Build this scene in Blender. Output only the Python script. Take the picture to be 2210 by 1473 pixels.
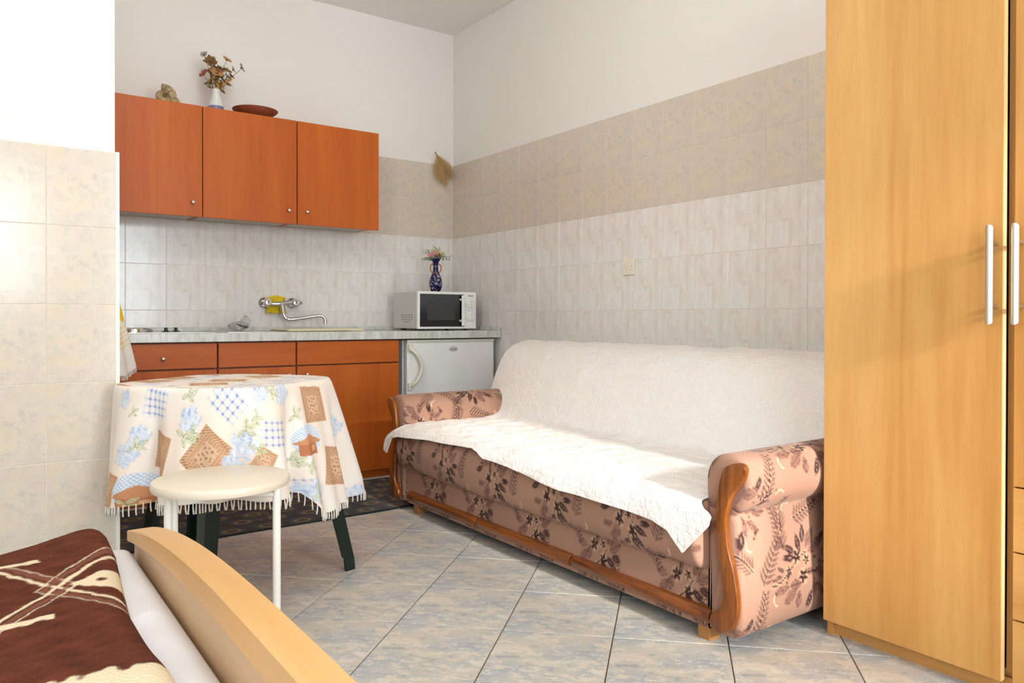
import bpy, bmesh, math, random
import numpy as np
from mathutils import Vector, Matrix

random.seed(7)
rng = np.random.default_rng(11)
S = bpy.context.scene
COL = S.collection
for o in list(bpy.data.objects):
    bpy.data.objects.remove(o)

# ------------------------------------------------------------------ camera
FPX, CAM = 1665.288, Vector((-2.66585, -4.61551, 0.89263))
YAW, PITCH, ROLL = 0.6414, -0.00652, 0.0019
cyw, syw, cp, sp = math.cos(YAW), math.sin(YAW), math.cos(PITCH), math.sin(PITCH)
fw = Vector((syw*cp, cyw*cp, sp)); rt = Vector((cyw, -syw, 0)); up = rt.cross(fw)
r2 = rt*math.cos(ROLL) + up*math.sin(ROLL); u2 = up*math.cos(ROLL) - rt*math.sin(ROLL)
cd = bpy.data.cameras.new('camera'); cam = bpy.data.objects.new('camera', cd); COL.objects.link(cam)
cd.sensor_width = 36; cd.lens = FPX/2210*36
cd.shift_x = -69.1/2210; cd.shift_y = -38.0/2210
cd.clip_start = 0.02; cd.clip_end = 60
cam.matrix_world = Matrix(((r2.x, u2.x, -fw.x, CAM.x), (r2.y, u2.y, -fw.y, CAM.y), (r2.z, u2.z, -fw.z, CAM.z), (0, 0, 0, 1)))
S.camera = cam

# ------------------------------------------------------------------ world, sun, daylight at the windows
W = bpy.data.worlds.new('sky'); S.world = W; W.use_nodes = True
bg = W.node_tree.nodes['Background']; bg.inputs[0].default_value = (0.80, 0.90, 1.0, 1); bg.inputs[1].default_value = 2.0

def lamp(name, kind, energy, loc=(0, 0, 0), direction=None, size=None, col=(1, 1, 1)):
    d = bpy.data.lights.new(name, kind); d.energy = energy; d.color = col
    o = bpy.data.objects.new(name, d); COL.objects.link(o); o.location = loc
    if direction is not None:
        o.rotation_euler = Vector(direction).to_track_quat('-Z', 'Y').to_euler()
    if kind == 'AREA':
        d.shape = 'RECTANGLE'; d.size, d.size_y = size
    return o

sun = lamp('sun', 'SUN', 6.5, (-2, -9, 4), (0.10, 1.0, -0.345), col=(1.0, 0.95, 0.87)); sun.data.angle = math.radians(4)
lamp('daylight_window', 'AREA', 50, (-2.85, -6.20, 1.55), (0.30, 1, 0.06), (1.3, 1.0), (0.84, 0.935, 1.0))
lamp('daylight_balcony_window', 'AREA', 62, (-1.15, -6.28, 1.15), (-0.05, 1, 0.08), (0.8, 2.1), (0.84, 0.935, 1.0))
lamp('side_window_fill', 'AREA', 26, (-4.56, -4.55, 1.60), (1, 0.0, 0.03), (1.5, 1.2), (0.84, 0.935, 1.0))  # added fill for the sofa side, set at the unseen left window

vs = S.view_settings
vs.view_transform = 'Standard'; vs.look = 'None'; vs.exposure = 0.0; vs.gamma = 1.0; vs.use_curve_mapping = False
S.display_settings.display_device = 'sRGB'
S.cycles.caustics_reflective = False; S.cycles.caustics_refractive = False; S.cycles.adaptive_threshold = 0.05; S.cycles.transmission_bounces = 6

# ------------------------------------------------------------------ helpers
def lin(c):
    if isinstance(c, str):
        c = [int(c[i:i+2], 16)/255 for i in (1, 3, 5)]
    return tuple((x/12.92 if x <= 0.04045 else ((x+0.055)/1.055)**2.4) for x in c)
def C4(c): return (*lin(c), 1.0)

class G:
    """small node-graph builder around one Principled BSDF"""
    def __init__(s, name, rough=0.5, metal=0.0, base=None, **kw):
        s.m = bpy.data.materials.new(name); s.m.use_nodes = True
        s.t = s.m.node_tree; s.b = s.t.nodes['Principled BSDF']
        s.b.inputs['Roughness'].default_value = rough; s.b.inputs['Metallic'].default_value = metal
        if base: s.b.inputs['Base Color'].default_value = C4(base)
        for k, v in kw.items():
            s.b.inputs[k.replace('_', ' ')].default_value = v
    def put(s, sock, v):
        if isinstance(v, bpy.types.NodeSocket): s.t.links.new(v, sock)
        else: sock.default_value = v
    def n(s, kind, ins=None, out=0, **props):
        nd = s.t.nodes.new('ShaderNode'+kind)
        for k, v in props.items(): setattr(nd, k, v)
        for k, v in (ins or {}).items(): s.put(nd.inputs[k], v)
        return nd.outputs[out]
    def set(s, k, v): s.put(s.b.inputs[k], v)
    def obj(s): return s.n('TexCoord', out=3)
    def mapping(s, v, scale=(1, 1, 1), rot=(0, 0, 0), loc=(0, 0, 0)):
        return s.n('Mapping', {0: v, 1: loc, 2: rot, 3: scale})
    def noise(s, v, scale, detail=3, rough=0.5, dist=0.0):
        return s.n('TexNoise', {'Vector': v, 'Scale': scale, 'Detail': detail, 'Roughness': rough, 'Distortion': dist})
    def math(s, op, a, b=0.0, clamp=False):
        return s.n('Math', {0: a, 1: b}, operation=op, use_clamp=clamp)
    def ramp(s, f, stops):
        nd = s.t.nodes.new('ShaderNodeValToRGB'); cr = nd.color_ramp
        while len(cr.elements) < len(stops): cr.elements.new(0.5)
        for e, (p, c) in zip(cr.elements, stops):
            e.position = p; e.color = C4(c) if not isinstance(c, float) else (c, c, c, 1)
        s.put(nd.inputs[0], f); return nd.outputs[0]
    def mix(s, f, a, b, blend='MIX'):
        nd = s.t.nodes.new('ShaderNodeMix'); nd.data_type = 'RGBA'; nd.blend_type = blend
        s.put(nd.inputs[0], f)
        s.put(nd.inputs[6], C4(a) if isinstance(a, str) else a); s.put(nd.inputs[7], C4(b) if isinstance(b, str) else b)
        return nd.outputs[2]
    def xyz(s, v):
        nd = s.t.nodes.new('ShaderNodeSeparateXYZ'); s.put(nd.inputs[0], v); return nd.outputs
    def bump(s, h, strength=0.3, dist=0.002):
        s.set('Normal', s.n('Bump', {'Strength': strength, 'Distance': dist, 'Height': h}))
    def gauss(s, x, y, cx, cy, sx, sy, ang=0.0):
        ca, sa = math.cos(ang), math.sin(ang)
        dx = s.math('SUBTRACT', x, cx); dy = s.math('SUBTRACT', y, cy)
        a = s.math('ADD', s.math('MULTIPLY', dx, ca/sx), s.math('MULTIPLY', dy, sa/sx))
        b = s.math('ADD', s.math('MULTIPLY', dx, -sa/sy), s.math('MULTIPLY', dy, ca/sy))
        q = s.math('ADD', s.math('MULTIPLY', a, a), s.math('MULTIPLY', b, b))
        return s.math('POWER', 0.3679, q)

def mesh(name, V, F, smooth=False):
    me = bpy.data.meshes.new(name)
    me.from_pydata([tuple(map(float, v)) for v in V], [], [tuple(int(i) for i in f) for f in F])
    if smooth: me.polygons.foreach_set('use_smooth', [True]*len(me.polygons))
    me.update(); return me
def obj(name, me, m=None, parent=None, loc=None, smooth=False):
    o = bpy.data.objects.new(name, me); COL.objects.link(o)
    if m is not None and len(me.materials) == 0: me.materials.append(m)
    if parent is not None:
        o.parent = parent
        o.matrix_parent_inverse = world_inv(parent)
    if loc is not None: o.location = loc
    return o
def world_inv(p):
    m = p.matrix_basis.copy(); q = p
    while q.parent is not None:
        m = q.parent.matrix_basis @ q.matrix_parent_inverse @ m if False else (q.parent.matrix_basis @ (q.matrix_parent_inverse @ m))
        q = q.parent
    return m.inverted()
def tag(o, label=None, cat=None, group=None, kind=None):
    if label: o['label'] = label
    if cat: o['category'] = cat
    if group: o['group'] = group
    if kind: o['kind'] = kind
    return o
def thing(name, label, cat, loc=(0, 0, 0), group=None):
    o = bpy.data.objects.new(name, None); o.empty_display_size = 0.05; COL.objects.link(o); o.location = loc
    return tag(o, label, cat, group)

def bm_mesh(name, bm, smooth=False):
    me = bpy.data.meshes.new(name); bm.normal_update(); bm.to_mesh(me); bm.free()
    if smooth: me.polygons.foreach_set('use_smooth', [True]*len(me.polygons))
    me.update(); return me
def box_me(name, lo, hi, bevel=0.0, seg=2):
    bm = bmesh.new(); bmesh.ops.create_cube(bm, size=1)
    lo, hi = Vector(lo), Vector(hi)
    for v in bm.verts:
        v.co = Vector(((lo[i]+hi[i])/2 + v.co[i]*(hi[i]-lo[i])) for i in range(3))
    if bevel > 0:
        bmesh.ops.bevel(bm, geom=list(bm.edges), offset=bevel, segments=seg, profile=0.5, affect='EDGES')
    return bm_mesh(name, bm)
def box(name, lo, hi, m, parent=None, bevel=0.0, seg=2):
    return obj(name, box_me(name, lo, hi, bevel, seg), m, parent)
def boxes(name, lst, m, parent=None, bevel=0.0):
    V, F = [], []
    for lo, hi in lst:
        k = len(V)
        V += [(x, y, z) for z in (lo[2], hi[2]) for y in (lo[1], hi[1]) for x in (lo[0], hi[0])]
        F += [tuple(k+i for i in f) for f in ((0, 2, 3, 1), (4, 5, 7, 6), (0, 1, 5, 4), (2, 6, 7, 3), (0, 4, 6, 2), (1, 3, 7, 5))]
    return obj(name, mesh(name, V, F), m, parent)
def lathe_me(name, prof, c=(0, 0, 0), seg=32, axis='Z'):
    P = np.array(prof, float); n = len(P); V = []; F = []
    for k in range(seg):
        a = 2*math.pi*k/seg
        for r, z in P:
            if axis == 'Z': V.append((c[0]+r*math.cos(a), c[1]+r*math.sin(a), c[2]+z))
            elif axis == 'Y': V.append((c[0]+r*math.cos(a), c[1]+z, c[2]+r*math.sin(a)))
            else: V.append((c[0]+z, c[1]+r*math.cos(a), c[2]+r*math.sin(a)))
    for k in range(seg):
        k2 = (k+1) % seg
        for i in range(n-1):
            F.append((k*n+i, k2*n+i, k2*n+i+1, k*n+i+1))
    if P[0, 0] > 1e-6: F.append([k*n for k in range(seg)][::-1])
    if P[-1, 0] > 1e-6: F.append([k*n+n-1 for k in range(seg)])
    me = mesh(name, V, F, True)
    bm = bmesh.new(); bm.from_mesh(me); bmesh.ops.remove_doubles(bm, verts=bm.verts, dist=1e-6)
    bmesh.ops.recalc_face_normals(bm, faces=bm.faces); bm.to_mesh(me); bm.free()
    me.polygons.foreach_set('use_smooth', [True]*len(me.polygons)); sharp(me, 40); return me
def sharp(me, deg=35):
    try: me.set_sharp_from_angle(angle=math.radians(deg))
    except Exception: pass
def lathe(name, prof, c, m, parent=None, seg=32, axis='Z'):
    return obj(name, lathe_me(name, prof, c, seg, axis), m, parent)
def smooth_path(P, n=6):
    P = [Vector(p) for p in P]; out = []
    for i in range(len(P)-1):
        p0 = P[max(i-1, 0)]; p1 = P[i]; p2 = P[i+1]; p3 = P[min(i+2, len(P)-1)]
        for k in range(n):
            t = k/n
            out.append(0.5*((2*p1)+(p2-p0)*t+(2*p0-5*p1+4*p2-p3)*t*t+(3*p1-p0-3*p2+p3)*t**3))
    out.append(P[-1]); return out
def tube_vf(path, r, seg=10, V=None, F=None):
    V = [] if V is None else V; F = [] if F is None else F
    P = [Vector(p) for p in path]; n = len(P)
    rr = r if hasattr(r, '__len__') else [r]*n
    t0 = (P[1]-P[0]).normalized(); ref = Vector((0, 0, 1)) if abs(t0.z) < 0.9 else Vector((1, 0, 0))
    nrm = t0.cross(ref).normalized(); k0 = len(V)
    for i in range(n):
        t = (P[min(i+1, n-1)]-P[max(i-1, 0)])
        t = t.normalized() if t.length > 1e-9 else t0
        nrm = (nrm - t*nrm.dot(t)).normalized(); bn = t.cross(nrm)
        for k in range(seg):
            a = 2*math.pi*k/seg
            V.append(tuple(P[i]+(nrm*math.cos(a)+bn*math.sin(a))*rr[i]))
    for i in range(n-1):
        for k in range(seg):
            k2 = (k+1) % seg
            F.append((k0+i*seg+k, k0+i*seg+k2, k0+(i+1)*seg+k2, k0+(i+1)*seg+k))
    F.append([k0+k for k in range(seg)][::-1]); F.append([k0+(n-1)*seg+k for k in range(seg)])
    return V, F
def tube(name, path, r, m, parent=None, seg=12):
    V, F = tube_vf(path, r, seg); me = mesh(name, V, F, True); sharp(me, 50)
    return obj(name, me, m, parent)
def prism(name, pts, axis, a, b, m, parent=None, bevel=0.0):
    """polygon pts (2-D) extruded from a to b along axis 0/1/2"""
    bm = bmesh.new(); lo = []
    def co(p, h):
        q = list(p); q.insert(axis, h); return q
    vs_ = [bm.verts.new(co(p, a)) for p in pts]
    f = bm.faces.new(vs_); r = bmesh.ops.extrude_face_region(bm, geom=[f])
    d = [0, 0, 0]; d[axis] = b-a
    bmesh.ops.translate(bm, verts=[v for v in r['geom'] if isinstance(v, bmesh.types.BMVert)], vec=d)
    bmesh.ops.recalc_face_normals(bm, faces=bm.faces)
    if bevel:
        ed = [e for e in bm.edges if abs(e.verts[0].co[axis]-e.verts[1].co[axis]) < 1e-6]
        bmesh.ops.bevel(bm, geom=ed, offset=bevel, segments=2, profile=0.5, affect='EDGES')
    me = bm_mesh(name, bm, True); sharp(me, 40)
    return obj(name, me, m, parent)
def grid_me(name, P, wrap_u=False, wrap_v=False, smooth=True, colors=None, flip=False):
    """P: (nu,nv,3) array"""
    nu, nv = P.shape[:2]
    I = np.arange(nu*nv).reshape(nu, nv)
    A = I if not wrap_u else np.vstack([I, I[:1]])
    A = A if not wrap_v else np.hstack([A, A[:, :1]])
    a, b, c, d = A[:-1, :-1], A[1:, :-1], A[1:, 1:], A[:-1, 1:]
    Q = np.stack([a, b, c, d] if not flip else [a, d, c, b], -1).reshape(-1, 4)
    me = bpy.data.meshes.new(name)
    me.vertices.add(nu*nv); me.vertices.foreach_set('co', P.reshape(-1).astype(np.float32))
    me.loops.add(len(Q)*4); me.loops.foreach_set('vertex_index', Q.reshape(-1).astype(np.int32))
    me.polygons.add(len(Q)); me.polygons.foreach_set('loop_start', np.arange(0, len(Q)*4, 4, dtype=np.int32))
    try: me.polygons.foreach_set('loop_total', np.full(len(Q), 4, dtype=np.int32))
    except Exception: pass
    me.update(calc_edges=True); me.validate()
    me.polygons.foreach_set('use_smooth', [smooth]*len(me.polygons))
    if colors is not None: paint(me, colors.reshape(-1, 3))
    return me
def paint(me, rgb):
    at = me.color_attributes.new('print', 'FLOAT_COLOR', 'POINT')
    c = np.ones((len(me.vertices), 4), np.float32); c[:, :3] = rgb
    at.data.foreach_set('color', c.reshape(-1))
def solid(o, t, offset=-1):
    md = o.modifiers.new('thickness', 'SOLIDIFY'); md.thickness = t; md.offset = offset; return o
def wob(x, y, seed, f=8.0, n=10):
    """smooth pseudo-noise from sines"""
    r = np.random.default_rng(seed); s = 0
    for k in range(n):
        a = r.uniform(0, 2*np.pi); ff = f*r.uniform(0.5, 2.0)
        s = s + np.sin((x*np.cos(a)+y*np.sin(a))*ff+r.uniform(0, 6.28))/n**0.5
    return s

# ------------------------------------------------------------------ materials
def wood(name, dark, mid, light, axis='Z', rough=0.42, scale=1.0, contrast=1.0, fleck=True, coat=0.0):
    g = G(name, rough)
    sc = {'Z': (1, 1, 0.07), 'X': (0.07, 1, 1), 'Y': (1, 0.07, 1)}[axis]
    v = g.mapping(g.obj(), scale=sc)
    n1 = g.noise(v, 9*scale, 4, 0.55, 0.6); n2 = g.noise(v, 70*scale, 3, 0.6)
    f = g.math('ADD', g.math('MULTIPLY', n1, 0.75), g.math('MULTIPLY', n2, 0.25))
    col = g.ramp(f, [(0.5-0.17/contrast, dark), (0.5, mid), (0.5+0.17/contrast, light)])
    if fleck:
        fl = g.noise(g.mapping(g.obj(), scale={'Z': (1, 1, 0.16), 'X': (0.16, 1, 1), 'Y': (1, 0.16, 1)}[axis]), 260*scale, 2, 0.5)
        col = g.mix(g.math('MULTIPLY', g.math('GREATER_THAN', fl, 0.64), 0.22), col, dark)
    g.set('Base Color', col); g.bump(n2, 0.05, 0.001); g.b.inputs['Specular IOR Level'].default_value = 0.3
    if coat: g.b.inputs['Coat Weight'].default_value = coat; g.b.inputs['Coat Roughness'].default_value = 0.25
    return g.m
def plain(name, c, rough=0.5, metal=0.0, var=0.04, scale=6, bump=0.0, bscale=200, **kw):
    g = G(name, rough, metal, **kw)
    n = g.noise(g.obj(), scale, 3)
    l = lin(c); a = tuple(min(1, x*(1+var)) for x in l); b = tuple(x*(1-var) for x in l)
    nd = g.t.nodes.new('ShaderNodeMix'); nd.data_type = 'RGBA'
    g.put(nd.inputs[0], n); nd.inputs[6].default_value = (*b, 1); nd.inputs[7].default_value = (*a, 1)
    g.set('Base Color', nd.outputs[2])
    if bump: g.bump(g.noise(g.obj(), bscale, 2), bump, 0.001)
    return g.m
def printed(name, rough=0.85, bump=0.25, bscale=700, sheen=0.0, bdist=0.0006, weave=False):
    g = G(name, rough)
    a = g.n('Attribute', attribute_name='print')
    n = g.noise(g.obj(), bscale, 2)
    g.set('Base Color', g.mix(0.12, a, g.n('Mix', {0: n, 2: 0.0, 3: 1.0}) if False else a))
    g.bump(n, bump, bdist)
    if sheen:
        g.b.inputs['Sheen Weight'].default_value = sheen; g.b.inputs['Sheen Roughness'].default_value = 0.4
    g.b.inputs['Specular IOR Level'].default_value = 0.2
    return g.m

M = {}
M['plaster'] = plain('white_plaster', '#efeae4', 0.9, var=0.015, scale=3, bump=0.06, bscale=120)
M['ceiling'] = plain('ceiling_paint', '#f6f3ee', 0.92, var=0.01, scale=3)
M['grout'] = plain('wall_grout', '#e8e1d8', 0.9, var=0.05, scale=30)
M['floor_grout'] = plain('floor_grout', '#6f5a45', 0.95, var=0.2, scale=20)
M['cherry'] = wood('cherry_veneer', '#ad5117', '#bb5c1b', '#c46622', 'Z', 0.40, 1.2, 0.9, False)
M['cherry_h'] = wood('cherry_veneer_horizontal', '#ad5117', '#bb5c1b', '#c46622', 'X', 0.40, 1.2, 0.9, False)
M['cherry_edge'] = plain('cherry_edge', '#8a4320', 0.5)
M['carcass'] = plain('grey_carcass', '#c9bcb2', 0.55)
M['beech'] = wood('beech_veneer', '#bd8443', '#cd9856', '#d9a868', 'Z', 0.38, 0.8, 0.8, True)
M['beech_h'] = wood('beech_veneer_horizontal', '#bd8443', '#cd9856', '#d9a868', 'Y', 0.38, 0.8, 0.8, True)
M['beech_edge'] = plain('beech_edge', '#e2bd86', 0.35)
M['maple'] = wood('bed_maple', '#cf9852', '#dba868', '#e4b67a', 'Y', 0.36, 0.7, 1.0, False)
M['maple_panel'] = wood('bed_maple_panel', '#c8a077', '#d0aa82', '#d8b48e', 'Y', 0.42, 0.7, 0.8, False)
M['oak'] = wood('stained_oak', '#54290b', '#85491a', '#a06028', 'Z', 0.32, 3.0, 1.2, True, 0.3)
M['oak_h'] = wood('stained_oak_horizontal', '#54280c', '#82461a', '#9c5a26', 'Y', 0.34, 3.0, 1.2, True, 0.3)
M['footwood'] = plain('foot_wood', '#b07a42', 0.5, var=0.12, scale=30)
M['steel'] = plain('brushed_steel', '#c8c6c2', 0.28, 1.0)
M['chrome'] = plain('chrome', '#dadada', 0.10, 1.0)
M['satin'] = plain('satin_nickel', '#d4d2c6', 0.30, 1.0)
M['black'] = plain('black_plastic', '#141213', 0.35)
M['white_enamel'] = plain('white_enamel', '#f1f1ee', 0.30)
M['cream_plastic'] = plain('cream_plastic', '#e4e0cd', 0.35)
M['stool'] = plain('cream_stool_laminate', '#e6dac6', 0.38)
M['stool_tube'] = plain('white_tube', '#efebe2', 0.30)
M['green'] = plain('dark_green_plastic', '#12221d', 0.38)
M['yellow'] = plain('yellow_sponge', '#e6c322', 0.9, bump=0.5, bscale=300)
M['board'] = plain('ivory_board', '#ecdfb4', 0.45)
M['switch'] = plain('ivory_switch', '#ece3d2', 0.35)
M['terracotta'] = plain('terracotta', '#8f4a30', 0.5, var=0.15, scale=20)
M['hay'] = plain('dry_grass', '#d8b478', 0.9, var=0.25, scale=60)
M['sheet'] = plain('white_sheet', '#eeedf0', 0.85, var=0.01, bump=0.12, bscale=600)
M['trim'] = plain('white_trim', '#eae7dc', 0.35)
M['stemgreen'] = plain('dull_green', '#5d6b3c', 0.7, var=0.3, scale=80)

def beige_tile():
    g = G('beige_wall_tile', 0.16); v = g.obj()
    n1 = g.noise(v, 16, 5, 0.6, 1.2); n2 = g.noise(g.mapping(v, loc=(3, 1, 0)), 34, 4, 0.6, 1.5); n3 = g.noise(g.mapping(v, loc=(7, 4, 0)), 7, 2)
    c = g.ramp(n1, [(0.30, '#cfc4b6'), (0.5, '#d8cdbf'), (0.70, '#dfd0ba')])
    c = g.mix(g.math('MULTIPLY', g.ramp(n2, [(0.55, 0.0), (0.66, 1.0)]), 0.55), c, '#bfbab4')
    c = g.mix(g.math('MULTIPLY', g.ramp(n3, [(0.48, 0.0), (0.62, 1.0)]), 0.45), c, '#e2cfb2')
    rnd = g.n('ObjectInfo', out=5)
    c = g.mix(g.math('MULTIPLY', rnd, 0.06), c, '#b9ad9c')
    g.set('Base Color', c); return g.m
def marble_tile():
    g = G('white_marble_tile', 0.15); v = g.obj(); x, y, z = g.xyz(v)
    n1 = g.noise(g.mapping(v, rot=(0, 0, 0.8), scale=(1, 0.35, 1)), 30, 4, 0.6, 0.8)
    n2 = g.noise(v, 22, 3)
    c = g.ramp(n1, [(0.32, '#e2dcd5'), (0.5, '#e8e4de'), (0.68, '#eeebe7')])
    blk = g.math('MULTIPLY', g.math('LESS_THAN', x, 0.012), g.math('LESS_THAN', y, -0.022))
    c = g.mix(g.math('MULTIPLY', blk, 0.35), c, '#efeeed')
    w = None
    for (cx, cy, sx, sy, an, k) in ((0.062, 0.055, 0.008, 0.045, 0, 0.8), (-0.012, -0.012, 0.030, 0.007, 0.1, 0.7), (-0.03, 0.02, 0.007, 0.04, -0.5, 0.45),
                                   (0.02, -0.075, 0.007, 0.05, 0, 0.55), (-0.06, -0.07, 0.005, 0.055, -0.7, 0.35), (-0.065, 0.115, 0.03, 0.012, 0, 0.5), (0.03, 0.03, 0.006, 0.05, -0.55, 0.3), (-0.02, -0.015, 0.012, 0.02, 0.4, 0.45)):
        q = g.math('MULTIPLY', g.gauss(x, y, cx, cy, sx, sy, an), k)
        w = q if w is None else g.math('MAXIMUM', w, q)
    w = g.math('MULTIPLY', w, g.math('ADD', g.math('MULTIPLY', n2, 1.2), 0.05))
    c = g.mix(g.math('MULTIPLY', w, 0.75, True), c, '#d3bfa9')
    g.set('Base Color', c); return g.m
def floor_tile():
    g = G('grey_floor_tile', 0.30); v = g.obj()
    va = g.mapping(v, scale=(0.78, 1.5, 1), rot=(0, 0, 0.25))
    n1 = g.noise(va, 19, 5, 0.66, 0.6); n2 = g.noise(g.mapping(va, loc=(4, 2, 0)), 36, 4, 0.6, 1.0); n3 = g.noise(g.mapping(va, loc=(1, 7, 0)), 8, 3, 0.5, 0.5)
    c = g.ramp(n3, [(0.36, '#b6babc'), (0.5, '#c5c3bd'), (0.64, '#d0c9bc')])
    c = g.mix(g.math('MULTIPLY', g.ramp(n1, [(0.53, 0.0), (0.57, 1.0)]), 0.8), c, '#e2d6c4')
    c = g.mix(g.math('MULTIPLY', g.ramp(n2, [(0.56, 0.0), (0.61, 1.0)]), 0.7), c, '#e0ded9')
    c = g.mix(g.math('MULTIPLY', g.ramp(n1, [(0.36, 1.0), (0.43, 0.0)]), 0.75), c, '#9aa2a9')
    rnd = g.n('ObjectInfo', out=5); c = g.mix(g.math('MULTIPLY', rnd, 0.08), c, '#a39a8c')
    g.set('Base Color', c); return g.m
def counter_mat():
    g = G('marble_laminate', 0.22); v = g.mapping(g.obj(), rot=(0, 0.7, 0.5), scale=(1, 1, 0.25))
    n = g.noise(v, 34, 4, 0.6, 0.7)
    g.set('Base Color', g.ramp(n, [(0.35, '#bfc0b6'), (0.5, '#cfd0c8'), (0.62, '#dcdcd4')])); return g.m
M['beige'] = beige_tile(); M['marble'] = marble_tile(); M['ftile'] = floor_tile(); M['counter'] = counter_mat()

# ------------------------------------------------------------------ setting
ZT, WT, HT = 1.9358, 0.2, 0.25        # top of tiling, tile width, tile height
WR0, WB0 = 0.1904, 0.1954
CEIL = 2.83
NX, PY = -2.265, -1.74                # niche side wall face, pillar face
XL, YR = -4.6, -6.4

# an unseen slab added outdoors keeps the low sun off the left-hand window
def struct(o): return tag(o, kind='structure')
floor = struct(boxes('floor', [((XL, YR, -0.12), (0.0, 0.0, -0.0035))], M['floor_grout']))
ceiling = struct(boxes('ceiling', [((XL-0.15, YR-0.15, CEIL), (0.15, 0.15, CEIL+0.1))], M['ceiling']))
wall_back = struct(boxes('wall_back', [((NX, 0.008, -0.12), (0.15, 0.15, CEIL))], M['plaster']))
wall_right = struct(boxes('wall_right', [((0.008, YR-0.15, -0.12), (0.15, 0.008, CEIL))], M['plaster']))
wall_pillar = struct(boxes('wall_pillar', [((XL, PY+0.008, -0.12), (NX-0.012, 0.15, CEIL))], M['plaster']))
def wall_open(name, axis, lo, hi, openings):
    """wall slab: axis is the running axis (0 X / 1 Y); openings (a0,a1,z0,z1)"""
    L = []; a = lo[axis]
    for (a0, a1, z0, z1) in sorted(openings):
        def seg(s, e, zz0, zz1):
            l = list(lo); h = list(hi); l[axis], h[axis], l[2], h[2] = s, e, zz0, zz1; L.append((tuple(l), tuple(h)))
        seg(a, a0, lo[2], hi[2]); seg(a0, a1, lo[2], z0); seg(a0, a1, z1, hi[2]); a = a1
    l = list(lo); l[axis] = a; L.append((tuple(l), tuple(hi)))
    return struct(boxes(name, L, M['plaster']))
wall_rear = wall_open('wall_rear', 0, (XL, YR-0.15, -0.12), (0.008, YR, CEIL), [(-3.5, -2.2, 1.05, 2.05), (-1.55, -0.75, 0.05, 2.25)])
wall_left = wall_open('wall_left', 1, (XL-0.15, YR-0.15, -0.12), (XL, PY+0.008, CEIL), [(-5.3, -3.8, 1.0, 2.2)])
# window frames with panes
gl = G('window_glass', 0.02); tr = gl.t.nodes.new('ShaderNodeBsdfTransparent'); gs = gl.t.nodes.new('ShaderNodeBsdfGlossy'); gs.inputs[1].default_value = 0.02
mx = gl.t.nodes.new('ShaderNodeMixShader'); fr = gl.t.nodes.new('ShaderNodeFresnel'); gl.t.links.new(fr.outputs[0], mx.inputs[0]); gl.t.links.new(tr.outputs[0], mx.inputs[1]); gl.t.links.new(gs.outputs[0], mx.inputs[2])
gl.t.links.new(mx.outputs[0], gl.t.nodes['Material Output'].inputs[0]); M['glass'] = gl.m
def window(name, axis, a0, a1, z0, z1, at):
    t = 0.05; n = 2; L = []
    def q(s, e, zz0, zz1, d=0.03):
        l = [at-d, at-d, zz0]; h = [at+d, at+d, zz1]; l[axis], h[axis] = s, e; return (tuple(l), tuple(h))
    L += [q(a0, a1, z0, z0+t), q(a0, a1, z1-t, z1), q(a0, a0+t, z0+t, z1-t), q(a1-t, a1, z0+t, z1-t)]
    mid = (a0+a1)/2; L.append(q(mid-0.03, mid+0.03, z0+t, z1-t))
    f = struct(boxes(name, L, M['trim']))
    for s, e in ((a0+t, mid-0.03), (mid+0.03, a1-t)):
        l, h = q(s, e, z0+t, z1-t, 0.002); boxes('pane', [(l, h)], M['glass'], f)
window('window_1', 0, -3.5, -2.2, 1.05, 2.05, YR-0.04)
window('window_2', 0, -1.55, -0.75, 0.05, 2.25, YR-0.04)
low_blocker = struct(boxes('low_sun_blocker', [((-4.6, -7.75, -0.12), (0.15, -7.6, 1.56))], M['plaster']))  # unseen wall added to stop sun through the lower part of the tall window
blocker = struct(boxes('sun_blocker', [((-7.0, -9.2, -0.12), (-1.95, -8.6, 4.2))], M['plaster']))  # added outside as a sun block, out of view
window('fill_window_3', 1, -5.3, -3.8, 1.0, 2.2, XL-0.04)  # unseen window added on the left to fill the sofa with light

def tile_me(name, w, h, t, b, m):
    V = []
    for (x, y, z) in ((w/2, h/2, 0), (w/2, h/2, t-b), (w/2-b, h/2-b, t)):
        V += [(-x, -y, z), (x, -y, z), (x, y, z), (-x, y, z)]
    F = [(8, 9, 10, 11)]
    for k in (0, 4):
        for i in range(4):
            j = (i+1) % 4; F.append((k+i, k+j, k+4+j, k+4+i))
    me = mesh(name, V, F); me.materials.append(m); return me
TC = {}
def tile(kind, w, h, loc, rot, parent, gap=0.0024, t=0.008, b=0.0008):
    k = (kind, round(w, 4), round(h, 4))
    if k not in TC: TC[k] = tile_me('tile', w-gap, h-gap, t, b, M[kind])
    o = bpy.data.objects.new('tile', TC[k]); COL.objects.link(o); o.parent = parent
    o.location = loc; o.rotation_euler = rot; return o
H = math.pi/2
rows = []
z = ZT; k = 0
while z > 0.01:
    h = min(HT, z); rows.append((k, z-h/2, h)); z -= HT; k += 1
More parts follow.
